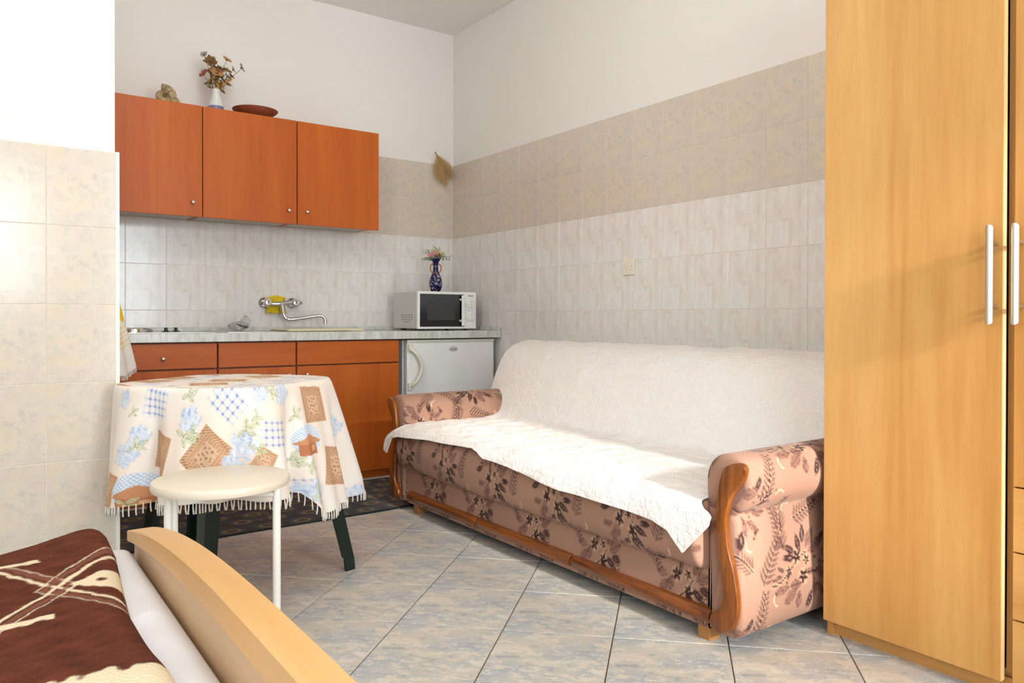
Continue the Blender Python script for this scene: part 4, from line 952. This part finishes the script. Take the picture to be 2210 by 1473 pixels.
def cloth_mesh():
    nth, nt, nr = 940, 132, 26
    th = np.linspace(-np.pi, np.pi, nth, endpoint=False)
    TH, TT = np.meshgrid(th, np.linspace(0, 1, nt), indexing='ij')
    Ps, dr = skirt(TH, TT); cs = cloth_print(0.42*TH, dr, False)
    TH2, RR = np.meshgrid(th, np.linspace(0.004, 0.985, nr), indexing='ij')
    r = rt_(TH2)*RR; Pt = np.stack([TCX+r*np.cos(TH2), TCY+r*np.sin(TH2), np.full(r.shape, TZ+0.003)+0.0008*wob(r*np.cos(TH2), r*np.sin(TH2), 63, 20)], -1)
    ct = cloth_print(r*np.cos(TH2)*1.0+0.1, r*np.sin(TH2)*1.0+0.2, True)
    return np.concatenate([Pt, Ps], 1), np.concatenate([ct, cs], 1)
t = thing('garden_table', 'dark green plastic table under the printed tablecloth', 'table', (TCX, TCY, 0))
th = np.linspace(0, 2*np.pi, 64, endpoint=False); rr = rt_(th)-0.004
prism('table_top', [(TCX+r*math.cos(a), TCY+r*math.sin(a)) for a, r in zip(th, rr)], 2, TZ-0.022, TZ, M['green'], t, 0.006)
rr = rr-0.03
for (fx, fy) in ((-1.560, -2.012), (-2.11, -2.165), (-2.205, -1.66), (-1.975, -1.40)):
    d = Vector((fx-TCX, fy-TCY, 0)); n = d.normalized(); s_ = Vector((-n.y, n.x, 0)); top = Vector((TCX, TCY, 0))+d*0.68
    V = []
    for (p, zz, w, dep) in ((Vector((fx, fy, 0)), 0.0, 0.026, 0.030), (Vector((fx, fy, 0))-n*0.004, 0.045, 0.026, 0.030), (Vector((fx, fy, 0))-n*0.006, 0.05, 0.029, 0.034), (top, TZ-0.022, 0.040, 0.050)):
        # angle profile: two flanges meeting at the outer corner
        for (a, b) in ((0, 0.0), (w, -dep), (w*0.72, -dep-0.006), (0, -0.018), (-w*0.72, -dep-0.006), (-w, -dep)):
            q = p+s_*a+n*b; V.append((q.x, q.y, zz))
    F = []
    for k in range(3):
        for i in range(6): F.append((k*6+i, k*6+(i+1) % 6, (k+1)*6+(i+1) % 6, (k+1)*6+i))
    F.append([0, 1, 2, 3, 4, 5][::-1]); F.append([18+i for i in range(6)])
    obj('leg', mesh('leg', V, F), M['green'], t)
P, c = cloth_mesh()
cl = tag(obj('tablecloth', grid_me('tablecloth', P, wrap_u=True, colors=c, flip=False), printed('cotton_print', 0.85, 0.25, 900)), 'cream tablecloth printed with blue roses and brown lace squares, fringed hem', 'tablecloth')
solid(cl, 0.0015, 1)
V, F = [], []
hem = P[:, -1]; n = len(hem)
for k in range(0, n, 4):
    p = Vector(hem[k]); out = Vector((p.x-TCX, p.y-TCY, 0)).normalized(); l = 0.026+0.005*math.sin(k*1.7)
    j = 0.004*math.sin(k*2.3); tn = Vector((-out.y, out.x, 0))
    path = [p+Vector((0, 0, 0.004)), p+Vector((0, 0, -l*0.5))+tn*j*0.4+out*0.001, p+Vector((0, 0, -l))+tn*j]
    tube_vf(path, [0.0016, 0.0024, 0.0028], 5, V, F)
tag(obj('fringe', mesh('fringe', V, F, True), plain('cotton_fringe', '#e8e0d4', 0.95), cl), kind='stuff')

# ------------------------------------------------------------------ stool
SX, SY_, SZ = -2.103, -2.374, 0.455
t = thing('stool', 'round cream stool with white tube legs beside the bed end', 'stool', (SX, SY_, 0))
lathe('seat', [(0.0, 0.0), (0.170, 0.0), (0.1765, -0.003), (0.179, -0.009), (0.179, -0.019), (0.176, -0.025), (0.0, -0.025)], (SX, SY_, SZ), M['stool'], t, 72)
legs = []
for (a, b) in ((-0.132, -0.037), (-0.149, 0.033), (0.164, -0.037), (0.139, 0.033)):
    x = SX+rt.x*a+syw*b; y = SY_+rt.y*a+cyw*b; legs.append((x, y))
    tube('leg', [(x, y, 0.012), (x, y, SZ-0.024)], 0.0105, M['stool_tube'], t, 16)
    lathe('rubber_foot', [(0.013, 0.0), (0.013, 0.02), (0.011, 0.022)], (x, y, 0.0), M['black'], t, 16)
for (i, j) in ((0, 2), (1, 3)):
    a, b = Vector((*legs[i], SZ-0.04)), Vector((*legs[j], SZ-0.04)); tube('cross_rail', [a, b], 0.008, M['stool_tube'], t, 10)
for (i, j) in ((0, 1), (2, 3)):
    a, b = Vector((*legs[i], 0.06)), Vector((*legs[j], 0.06)); tube('stretcher', [a, b], 0.008, M['stool_tube'], t, 10)

# ------------------------------------------------------------------ bed
BX = -2.345
t = thing('bed', 'light maple bed frame with an arched footboard', 'bed', (-3.4, -3.7, 0))
ys = np.linspace(-2.768, -4.632, 70)
def arch(y): 
    q = (y+3.70)/0.932; return 0.520-0.080*np.abs(q)**2.6
V, F = [], []
n = len(ys)
for y in ys:
    zt = float(arch(y)); q = abs((y+3.70)/0.932); tk = 0.040-0.018*q**3
    for (x, z_) in ((BX-0.050, zt-tk), (BX-0.050, zt-0.002), (BX-0.048, zt), (BX-0.002, zt), (BX, zt-0.002), (BX, zt-tk)): V.append((x, y, z_))
for i in range(n-1):
    for k in range(6): F.append((i*6+k, (i+1)*6+k, (i+1)*6+(k+1) % 6, i*6+(k+1) % 6))
F.append([0, 1, 2, 3, 4, 5]); F.append([(n-1)*6+k for k in range(6)][::-1])
me = mesh('top_rail', V, F, True); sharp(me, 30); obj('top_rail', me, M['maple'], t)
V, F = [], []
ys2 = np.linspace(-2.795, -4.605, 60)
for y in ys2:
    zt = float(arch(y))-0.012
    for (x, z_) in ((BX-0.040, 0.10), (BX-0.040, zt), (BX-0.012, zt), (BX-0.012, 0.10)): V.append((x, y, z_))
n = len(ys2)
for i in range(n-1):
    for k in range(4): F.append((i*4+k, (i+1)*4+k, (i+1)*4+(k+1) % 4, i*4+(k+1) % 4))
F.append([0, 1, 2, 3]); F.append([(n-1)*4+k for k in range(4)][::-1])
obj('footboard_panel', mesh('footboard_panel', V, F), M['maple_panel'], t)
for y in (-2.79, -4.61):
    box('side_rail', (-4.40, y-0.013, 0.16), (BX-0.042, y+0.013, 0.30), M['maple'], t, 0.002)
    box('leg', (BX-0.046, y-0.022, 0.0), (BX-0.008, y+0.022, 0.14), M['maple'], t, 0.002)
    box('leg', (-4.44, y-0.022, 0.0), (-4.40, y+0.022, 0.16), M['maple'], t, 0.002)
box('headboard', (-4.44, -4.63, 0.15), (-4.405, -2.77, 0.85), M['maple_panel'], t, 0.003)
boxes('slat_base', [((-4.40, -4.59, 0.19), (BX-0.045, -2.81, 0.21))], M['maple'], t)
# mattress with sheet
def mat_top(x, y):
    """height of the sheet"""
    ex = (BX-0.046)-x; ey = np.minimum(-2.812-y, y+4.588)
    e = np.minimum(np.clip(ex, 0, None), np.clip(ey*0.9, 0, None)); R_ = 0.060
    k = np.clip(e/R_, 0, 1); drop = R_*0.55*(1-np.sqrt(np.clip(1-(1-k)**2, 0, 1)))
    return 0.424-drop
xs = np.r_[np.linspace(BX-0.046, BX-0.25, 60), np.linspace(-2.61, -4.38, 40)]
yy = np.r_[np.linspace(-2.812, -3.0, 50), np.linspace(-3.01, -4.588, 120)]
XX, YY = np.meshgrid(xs, yy, indexing='ij')
ZZ = mat_top(XX, YY)+0.0035*wob(XX*1.0, YY, 71, 22)*np.clip(((BX-0.046)-XX)/0.04, 0, 1)+0.006*np.exp(-((YY+3.28-(XX+2.45)*0.8)/0.02)**2)*np.clip(((BX-0.05)-XX)/0.03, 0, 1)
P = np.stack([XX, YY, ZZ], -1)
me = grid_me('mattress', P, flip=True); bm = bmesh.new(); bm.from_mesh(me)
ed = [e for e in bm.edges if e.is_boundary]; r_ = bmesh.ops.extrude_edge_only(bm, edges=ed)
for v_ in [g_ for g_ in r_['geom'] if isinstance(g_, bmesh.types.BMVert)]: v_.co.z = 0.212
bmesh.ops.recalc_face_normals(bm, faces=bm.faces); bm.to_mesh(me); bm.free(); me.polygons.foreach_set('use_smooth', [True]*len(me.polygons)); sharp(me, 60)
tag(obj('mattress', me, M['sheet']), 'mattress in a white sheet against the arched footboard', 'mattress')
# brown plush blanket
nu, nv = 330, 430
u, v = np.meshgrid(np.linspace(0, 1, nu), np.linspace(0, 1, nv), indexing='ij')
by = -2.800-1.55*v
edge_x = np.interp(-by, [2.76, 2.86, 2.95, 3.10, 3.30, 3.48, 3.57, 4.4], [-2.462, -2.452, -2.452, -2.464, -2.478, -2.474, -2.470, -2.48])
bx_ = edge_x-1.1*u
far = np.clip((by+3.02)/0.22, 0, 1)
zb = mat_top(bx_, np.minimum(by, -2.95))*1.0+0.020
zb = zb + 0.011*far*np.exp(-((bx_+2.478)/0.040)**2) - 0.016*far*np.clip((-2.53-bx_)/0.10, 0, 1) - 0.10*np.clip((by+2.835)/0.035, 0, 1)**2
zb = zb + 0.004*wob(bx_, by, 73, 16)
eu = np.clip(u*1.1/0.02, 0, 1); zb = zb-0.016*(1-np.sqrt(np.clip(1-(1-eu)**2, 0, 1)))
P = np.stack([bx_, by, zb], -1)
# print: zig-zag arrows in cream on brown, local coordinates from the visible corner
a = -(bx_+2.465); b = -(by+2.80)
def blanket_print(a, b):
    c = np.ones(a.shape+(3,))*np.array(lin('#5e2c19'))
    c = c*np.clip(1+0.16*wob(a, b, 74, 90)+0.12*wob(a, b, 76, 300), 0.5, 1.6)[..., None]
    jit = 0.003*wob(a, b, 75, 160)
    def band(d, w, col, k=1.0):
        nonlocal c
        c = blend(c, np.clip((w-np.abs(d))/0.003, 0, 1)*k, col)
    s = b-0.335; x = a-0.085           # crossing point of the arrows
    for sg in (1, -1):
        for (off, w, col, k) in ((0.0, 0.0085, '#e6d3b2', 1), (0.030, 0.010, '#84503e', 0.8), (0.047, 0.004, '#e6d3b2', 0.9)):
            m = (x < 0.06)
            band((s+sg*x*1.55-off*np.sign(s)*1.0+jit), w, col, k*1.0)
    tri = np.clip((0.055-np.abs(s)-(x+0.085)*0.75+jit)/0.003, 0, 1)*(x < -0.02); c = blend(c, tri, '#e6d3b2')
    c = blend(c, np.clip((0.008-np.hypot(x+0.062, s*0.8))/0.003, 0, 1), '#5e2c19')
    c = blend(c, np.clip((0.012-np.abs(s+0.155+jit))/0.003, 0, 1)*(np.abs(x-0.05) < 0.035), '#e6d3b2')
    c = blend(c, np.clip((0.012-np.abs(s-0.155+jit))/0.003, 0, 1)*(np.abs(x-0.05) < 0.035), '#e6d3b2')
    c = blend(c, np.clip((b-0.755+0.02*np.sin(a*18)+2*jit)/0.004, 0, 1)*(b < 0.9), '#e6d3b2')
    return np.clip(c, 0, 1)
c = blanket_print(a, b)
bl = tag(obj('blanket', grid_me('blanket', P, colors=c, flip=True), printed('plush', 0.95, 0.8, 260, 0.0, 0.003)), 'brown plush blanket with cream zigzag pattern on the bed', 'blanket')
solid(bl, 0.012, -1)
tube('olive_binding', [tuple(q) for q in P[::6, 4]+np.array([0, 0.004, 0.001])], 0.005, plain('olive_binding', '#5f4a1c', 0.8), bl, 8)
# pile
m_ = 170000
ru, rv = rng.random(m_)**1.7*0.55, rng.random(m_)*0.68
iu, iv = np.clip((ru*(nu-1)).astype(int), 0, nu-2), np.clip((rv*(nv-1)).astype(int), 0, nv-2)
fu, fv = (ru*(nu-1)-iu)[:, None], (rv*(nv-1)-iv)[:, None]
p0 = P[iu, iv]*(1-fu)*(1-fv)+P[iu+1, iv]*fu*(1-fv)+P[iu, iv+1]*(1-fu)*fv+P[iu+1, iv+1]*fu*fv
cc = c[iu, iv]*(0.65+0.7*rng.random((m_, 1)))
ang = rng.random(m_)*6.283; w = np.stack([np.cos(ang), np.sin(ang), 0*ang], -1)*0.0011
cl_ = wob(p0[:, 0], p0[:, 1], 78, 180, 12)*0.0025; tipd = np.stack([rng.normal(0.0008, 0.0024, m_)+cl_, rng.normal(0, 0.0024, m_)-cl_, 0.0055+rng.random(m_)*0.004], -1)
near = np.clip(1-iu/14.0, 0, 1)[:, None]; tipd = tipd*(1-0.5*near)+near*np.array([0.0045, 0, 0.001])
VV = np.stack([p0-w, p0+w, p0+tipd], 1).reshape(-1, 3); FF = np.arange(m_*3).reshape(-1, 3)
me = bpy.data.meshes.new('pile'); me.vertices.add(m_*3); me.vertices.foreach_set('co', VV.reshape(-1).astype(np.float32)); me.loops.add(m_*3); me.loops.foreach_set('vertex_index', FF.reshape(-1).astype(np.int32)); me.polygons.add(m_); me.polygons.foreach_set('loop_start', np.arange(0, m_*3, 3, dtype=np.int32)); me.update(calc_edges=True); me.validate()
paint(me, np.repeat(cc, 3, 0)); me.polygons.foreach_set('use_smooth', [True]*len(me.polygons))
tag(obj('pile', me, printed('plush_fibre', 0.95, 0.0, 100, 0.0), bl), kind='stuff')

# ------------------------------------------------------------------ ornaments on the wall units
UT = UZ1
# seashell: coiled, tapering tube
t = thing('seashell', 'tan coiled seashell on top of the wall cabinets', 'seashell', (-1.84, -0.2, UT))
n = 90; path = []; rad = []
for k in range(n):
    q = k/(n-1); a = q*4.6*math.pi; R_ = 0.004+0.032*q**1.25; path.append((-1.842+R_*math.cos(a)*1.1, -0.20+0.030-0.05*q, UT+0.052+R_*math.sin(a))); rad.append(0.004+0.021*q**1.1)
V, F = tube_vf(path, rad, 18); me = mesh('whorl', V, F, True)
gsh = G('shell', 0.45); nn = gsh.noise(gsh.obj(), 60, 4, 0.6, 1.0); gsh.set('Base Color', gsh.ramp(nn, [(0.35, '#7d6440'), (0.5, '#b09a70'), (0.68, '#cdbd98')])); gsh.bump(nn, 0.4, 0.003)
obj('whorl', me, gsh.m, t)
lathe('lip', [(0.0, 0.0), (0.016, 0.004), (0.026, 0.018), (0.024, 0.034), (0.014, 0.046), (0.0, 0.05)], (-1.797, -0.225, UT+0.001), gsh.m, t, 20)
# white vase with dried flowers
vx, vy = -1.587, -0.20
t = thing('white_vase', 'small white porcelain vase on top of the wall cabinets', 'vase', (vx, vy, UT))
lathe('body', [(0.0, 0.002), (0.034, 0.002), (0.039, 0.012), (0.039, 0.035), (0.035, 0.06), (0.027, 0.088), (0.021, 0.108), (0.0195, 0.122), (0.022, 0.134), (0.0195, 0.134), (0.016, 0.115), (0.016, 0.05), (0.0, 0.045)], (vx, vy, UT), plain('porcelain', '#e2e4de', 0.2), t, 36)
lathe('blue_band', [(0.0345, 0.000), (0.0398, 0.012), (0.0398, 0.036), (0.0385, 0.041)], (vx, vy, UT), plain('blue_glaze', '#7b7ba0', 0.2), t, 36)
def petal_me(n, l, w, cup, c, nrm, seed=0):
    """ring of petals around c facing nrm"""
    V, F = [], []; nrm = Vector(nrm).normalized(); ref = Vector((0, 0, 1)) if abs(nrm.z) < 0.9 else Vector((1, 0, 0))
    a1 = nrm.cross(ref).normalized(); a2 = nrm.cross(a1); c = Vector(c); rr = random.Random(seed)
    for k in range(n):
        a = 2*math.pi*k/n+rr.uniform(-0.15, 0.15); d = a1*math.cos(a)+a2*math.sin(a); s_ = nrm.cross(d); ll = l*rr.uniform(0.85, 1.15); k0 = len(V)
        for (q, ww) in ((0.08, 0.25), (0.45, 1.0), (0.8, 0.85), (1.0, 0.25)):
            p = c+d*ll*q+nrm*cup*ll*q*q
            V += [tuple(p-s_*w*ww*0.5+nrm*cup*ll*0.12), tuple(p), tuple(p+s_*w*ww*0.5+nrm*cup*ll*0.12)]
        for i in range(3):
            for j in range(2): F.append((k0+i*3+j, k0+(i+1)*3+j, k0+(i+1)*3+j+1, k0+i*3+j+1))
    return mesh('petals', V, F, True)
def leaf_me(c, d, l, w, nrm):
    c, d, nrm = Vector(c), Vector(d).normalized(), Vector(nrm); s_ = d.cross(nrm).normalized(); V, F = [], []
    for (q, ww, lift) in ((0, 0.1, 0), (0.3, 0.9, 0.04), (0.6, 0.85, 0.05), (1.0, 0.05, -0.03)):
        p = c+d*l*q+nrm*l*lift; V += [tuple(p-s_*w*ww*0.5+nrm*0.06*l*ww), tuple(p), tuple(p+s_*w*ww*0.5+nrm*0.06*l*ww)]
    for i in range(3):
        for j in range(2): F.append((i*3+j, (i+1)*3+j, (i+1)*3+j+1, i*3+j+1))
    return mesh('leaf', V, F, True)
t = thing('dried_bouquet', 'bunch of faded dried flowers standing in the white vase', 'dried flowers', (vx, vy, UT+0.06))
dm = {k: plain('dried_'+k, c_, 0.85, var=0.25, scale=60) for k, c_ in (('brown', '#7a5b30'), ('tan', '#b58a4c'), ('rust', '#a85f45'), ('peach', '#c9925f'), ('grey', '#a99a9c'), ('olive', '#6d6138'), ('stem', '#5a4a3c'))}
heads = [(-1.650, 2.300, 'grey', 0.016), (-1.612, 2.288, 'tan', 0.022), (-1.625, 2.262, 'brown', 0.026), (-1.600, 2.268, 'rust', 0.018), (-1.585, 2.245, 'brown', 0.026), (-1.606, 2.240, 'tan', 0.026), (-1.540, 2.290, 'tan', 0.020), (-1.462, 2.262, 'grey', 0.022),
         (-1.497, 2.255, 'grey', 0.017), (-1.505, 2.222, 'rust', 0.020), (-1.560, 2.245, 'olive', 0.022), (-1.535, 2.235, 'olive', 0.020), (-1.645, 2.206, 'rust', 0.022), (-1.630, 2.150, 'olive', 0.015), (-1.592, 2.205, 'peach', 0.028), (-1.580, 2.185, 'peach', 0.024), (-1.525, 2.175, 'peach', 0.022), (-1.545, 2.180, 'olive', 0.020), (-1.602, 2.222, 'tan', 0.026), (-1.530, 2.205, 'grey', 0.018), (-1.575, 2.225, 'rust', 0.018)]
for i, (x, z_, k, s_) in enumerate(heads):
    s_ *= 1.25
    y = vy+random.uniform(-0.045, 0.045); base = (vx+random.uniform(-0.010, 0.010), vy+random.uniform(-0.008, 0.008), UT+0.10)
    midp = (base[0]*0.6+x*0.4+0.004*math.sin(i), base[1]*0.6+y*0.4, base[2]*0.5+z_*0.5)
    st = tube('stem', smooth_path([base, midp, (x, y, z_-0.004)], 4), 0.0012, dm['stem'], t, 6)
    nrm = Vector((x-vx, y-vy-0.05, 0.06+random.uniform(-0.03, 0.05)))
    h = obj('flower_head', petal_me(9, s_, s_*0.55, 0.25, (x, y, z_), nrm, i), dm[k], t); solid(h, 0.0008, 0)
    lathe('flower_centre', [(0.0, 0.005), (s_*0.22, 0.003), (s_*0.28, 0.0), (s_*0.18, -0.004), (0.0, -0.005)], (x, y-0.002, z_), dm['olive' if k != 'olive' else 'tan'], h, 10)
    for w_ in range(2):
        l = obj('leaf', leaf_me((midp[0]+0.3*w_*(x-midp[0]), midp[1], midp[2]+0.3*w_*(z_-midp[2])), (math.sin(i*2.1+w_*2), -0.4, 0.8*math.cos(i+w_)), 0.036, 0.016, (0, -1, 0.2)), dm[('olive', 'peach', 'brown', 'tan')[(i+w_) % 4]], t); solid(l, 0.0006, 0)
    if False:
        l = obj('leaf', leaf_me((midp[0], midp[1], midp[2]), (math.sin(i*2.1), -0.4, 0.8*math.cos(i)), 0.034, 0.014, (0, -1, 0.2)), dm['olive' if i % 4 else 'peach'], t); solid(l, 0.0006, 0)
# terracotta bowl
tag(lathe('terracotta_bowl', [(0.0, 0.004), (0.045, 0.0), (0.052, 0.006), (0.085, 0.026), (0.118, 0.050), (0.121, 0.056), (0.116, 0.057), (0.082, 0.034), (0.045, 0.014), (0.0, 0.012)], (-1.378, -0.195, UT), M['terracotta'], None, 56), 'shallow terracotta bowl on top of the wall cabinets', 'bowl')

# ------------------------------------------------------------------ dried grass bunch on the back wall
t = thing('dried_grass', 'bunch of dried grass hanging on the tiles in the corner', 'dried grass', (-0.10, -0.02, 1.80))
tube('stem', smooth_path([(-0.140, -0.006, 2.015), (-0.132, -0.012, 1.990), (-0.118, -0.018, 1.955), (-0.108, -0.02, 1.93)], 4), [0.0035]*13, plain('dry_stem', '#8d6d43', 0.9), t, 8)
V, F = [], []
for k in range(190):
    s0 = random.random(); b0 = Vector((-0.138+0.032*s0, -0.012-0.006*random.random(), 2.005-0.09*s0)); q = random.random()
    if random.random() < 0.58:
        e = Vector((-0.130+0.075*q+random.gauss(0, 0.010), -0.015-random.random()*0.03, 1.835-0.050*q+random.gauss(0, 0.012))); mid = Vector((-0.155+0.060*q+random.gauss(0, 0.014), -0.018-random.random()*0.02, 1.895+random.gauss(0, 0.022)))
    else:
        e = Vector((-0.075+0.062*q+random.gauss(0, 0.014), -0.015-random.random()*0.03, 1.825+0.03*q+random.gauss(0, 0.010))); mid = Vector((-0.092+0.050*q+random.gauss(0, 0.014), -0.018-random.random()*0.02, 1.930+random.gauss(0, 0.016)))
    e.x = min(e.x, -0.006); mid.x = min(mid.x, -0.008)
    tube_vf(smooth_path([b0, mid, e], 5), 0.00055, 3, V, F)
tag(obj('grass_strands', mesh('grass_strands', V, F), M['hay'], t), kind='stuff')

# ------------------------------------------------------------------ blue vase with artificial flowers on the microwave
vx, vy = -0.287, -0.28
t = thing('blue_vase', 'cobalt blue vase with gold handles on the microwave', 'vase', (vx, vy, MT))
gv = G('cobalt_glaze', 0.15); nv_ = gv.noise(gv.mapping(gv.obj(), scale=(1, 1, 0.8)), 75, 3, 0.5, 1.2); zc_ = gv.xyz(gv.obj())[2]
deco = gv.math('MULTIPLY', gv.math('GREATER_THAN', nv_, 0.60), gv.math('LESS_THAN', zc_, 1.225))
n2 = gv.noise(gv.obj(), 40, 2)
gv.set('Base Color', gv.mix(deco, '#17124a', gv.ramp(n2, [(0.42, '#c9cbd8'), (0.5, '#b98a5a'), (0.6, '#8e9bc4')]))); 
lathe('body', [(0.0, 0.0), (0.024, 0.0), (0.030, 0.006), (0.040, 0.032), (0.0425, 0.052), (0.038, 0.082), (0.026, 0.110), (0.0175, 0.128), (0.0165, 0.150), (0.0155, 0.172), (0.020, 0.190), (0.029, 0.206), (0.0305, 0.209), (0.027, 0.208), (0.014, 0.180), (0.013, 0.10), (0.0, 0.09)], (vx, vy, MT), gv.m, t, 40)
M['gold'] = plain('gold_glaze', '#a9743a', 0.3, 0.4)
for sg in (-1, 1):
    tube('handle', smooth_path([(vx+sg*rt.x*0.014, vy+sg*rt.y*0.014, MT+0.176), (vx+sg*rt.x*0.030, vy+sg*rt.y*0.030, MT+0.170), (vx+sg*rt.x*0.034, vy+sg*rt.y*0.034, MT+0.150), (vx+sg*rt.x*0.029, vy+sg*rt.y*0.029, MT+0.130), (vx+sg*rt.x*0.019, vy+sg*rt.y*0.019, MT+0.122)], 5), 0.0042, M['gold'], t, 8)
t = thing('silk_bouquet', 'pink and lime flowers with green sprigs standing in the blue vase', 'artificial flowers', (vx, vy, MT+0.2))
M['rosepink'] = plain('rose_pink', '#e0a3a0', 0.8, var=0.15, scale=80); M['lime'] = plain('lime_petal', '#cfd58c', 0.8); M['sprig'] = plain('sprig_green', '#4e5f36', 0.75, var=0.3, scale=90)
for i, (a, z_, l, k) in enumerate(((-0.024, 0.232, 0.020, 'rosepink'), (0.006, 0.245, 0.018, 'rosepink'), (0.042, 0.243, 0.015, 'lime'), (-0.010, 0.262, 0.012, 'lime'), (0.024, 0.236, 0.012, 'gold'))):
    p = (vx+rt.x*a-syw*0.02, vy+rt.y*a-cyw*0.02, MT+z_)
    tube('stem', [(vx, vy, MT+0.16), p], 0.0013, M['sprig'], t, 6)
    for q in range(3):
        h = obj('petals', petal_me(6, l*(1-0.25*q), l*0.9*(1-0.2*q), 0.35+0.45*q, p, (-syw, -cyw, 0.45), i*5+q), M[k], t); solid(h, 0.0008, 0)
for i in range(17):
    a = -1.35+2.7*i/16+random.uniform(-0.08, 0.08); L_ = random.uniform(0.065, 0.105); dep = random.uniform(-0.03, 0.03)
    d = Vector((rt.x*math.sin(a), rt.y*math.sin(a), 0))*1.0+Vector((0, 0, 0.85*math.cos(a)+0.12))+Vector((syw*dep*8, cyw*dep*8, 0))*0.3
    d.normalize(); b0 = Vector((vx, vy, MT+0.195)); e = b0+d*L_+Vector((0, 0, -0.02*abs(math.sin(a))))
    st = tube('sprig', smooth_path([b0, b0+d*L_*0.5+Vector((0, 0, 0.008)), e], 4), 0.001, M['sprig'], t, 5)
    for k in range(7):
        q = 0.3+0.7*k/6; p = b0.lerp(e, q); side = Vector((rt.x, rt.y, 0))*(1 if k % 2 else -1)
        lf = obj('needle_leaf', leaf_me(p, d+side*0.8+Vector((0, 0, 0.2)), 0.020*(1.2-0.5*q), 0.0038, (-syw, -cyw, 0.2)), M['sprig'] if i % 4 else M['stemgreen'], st)
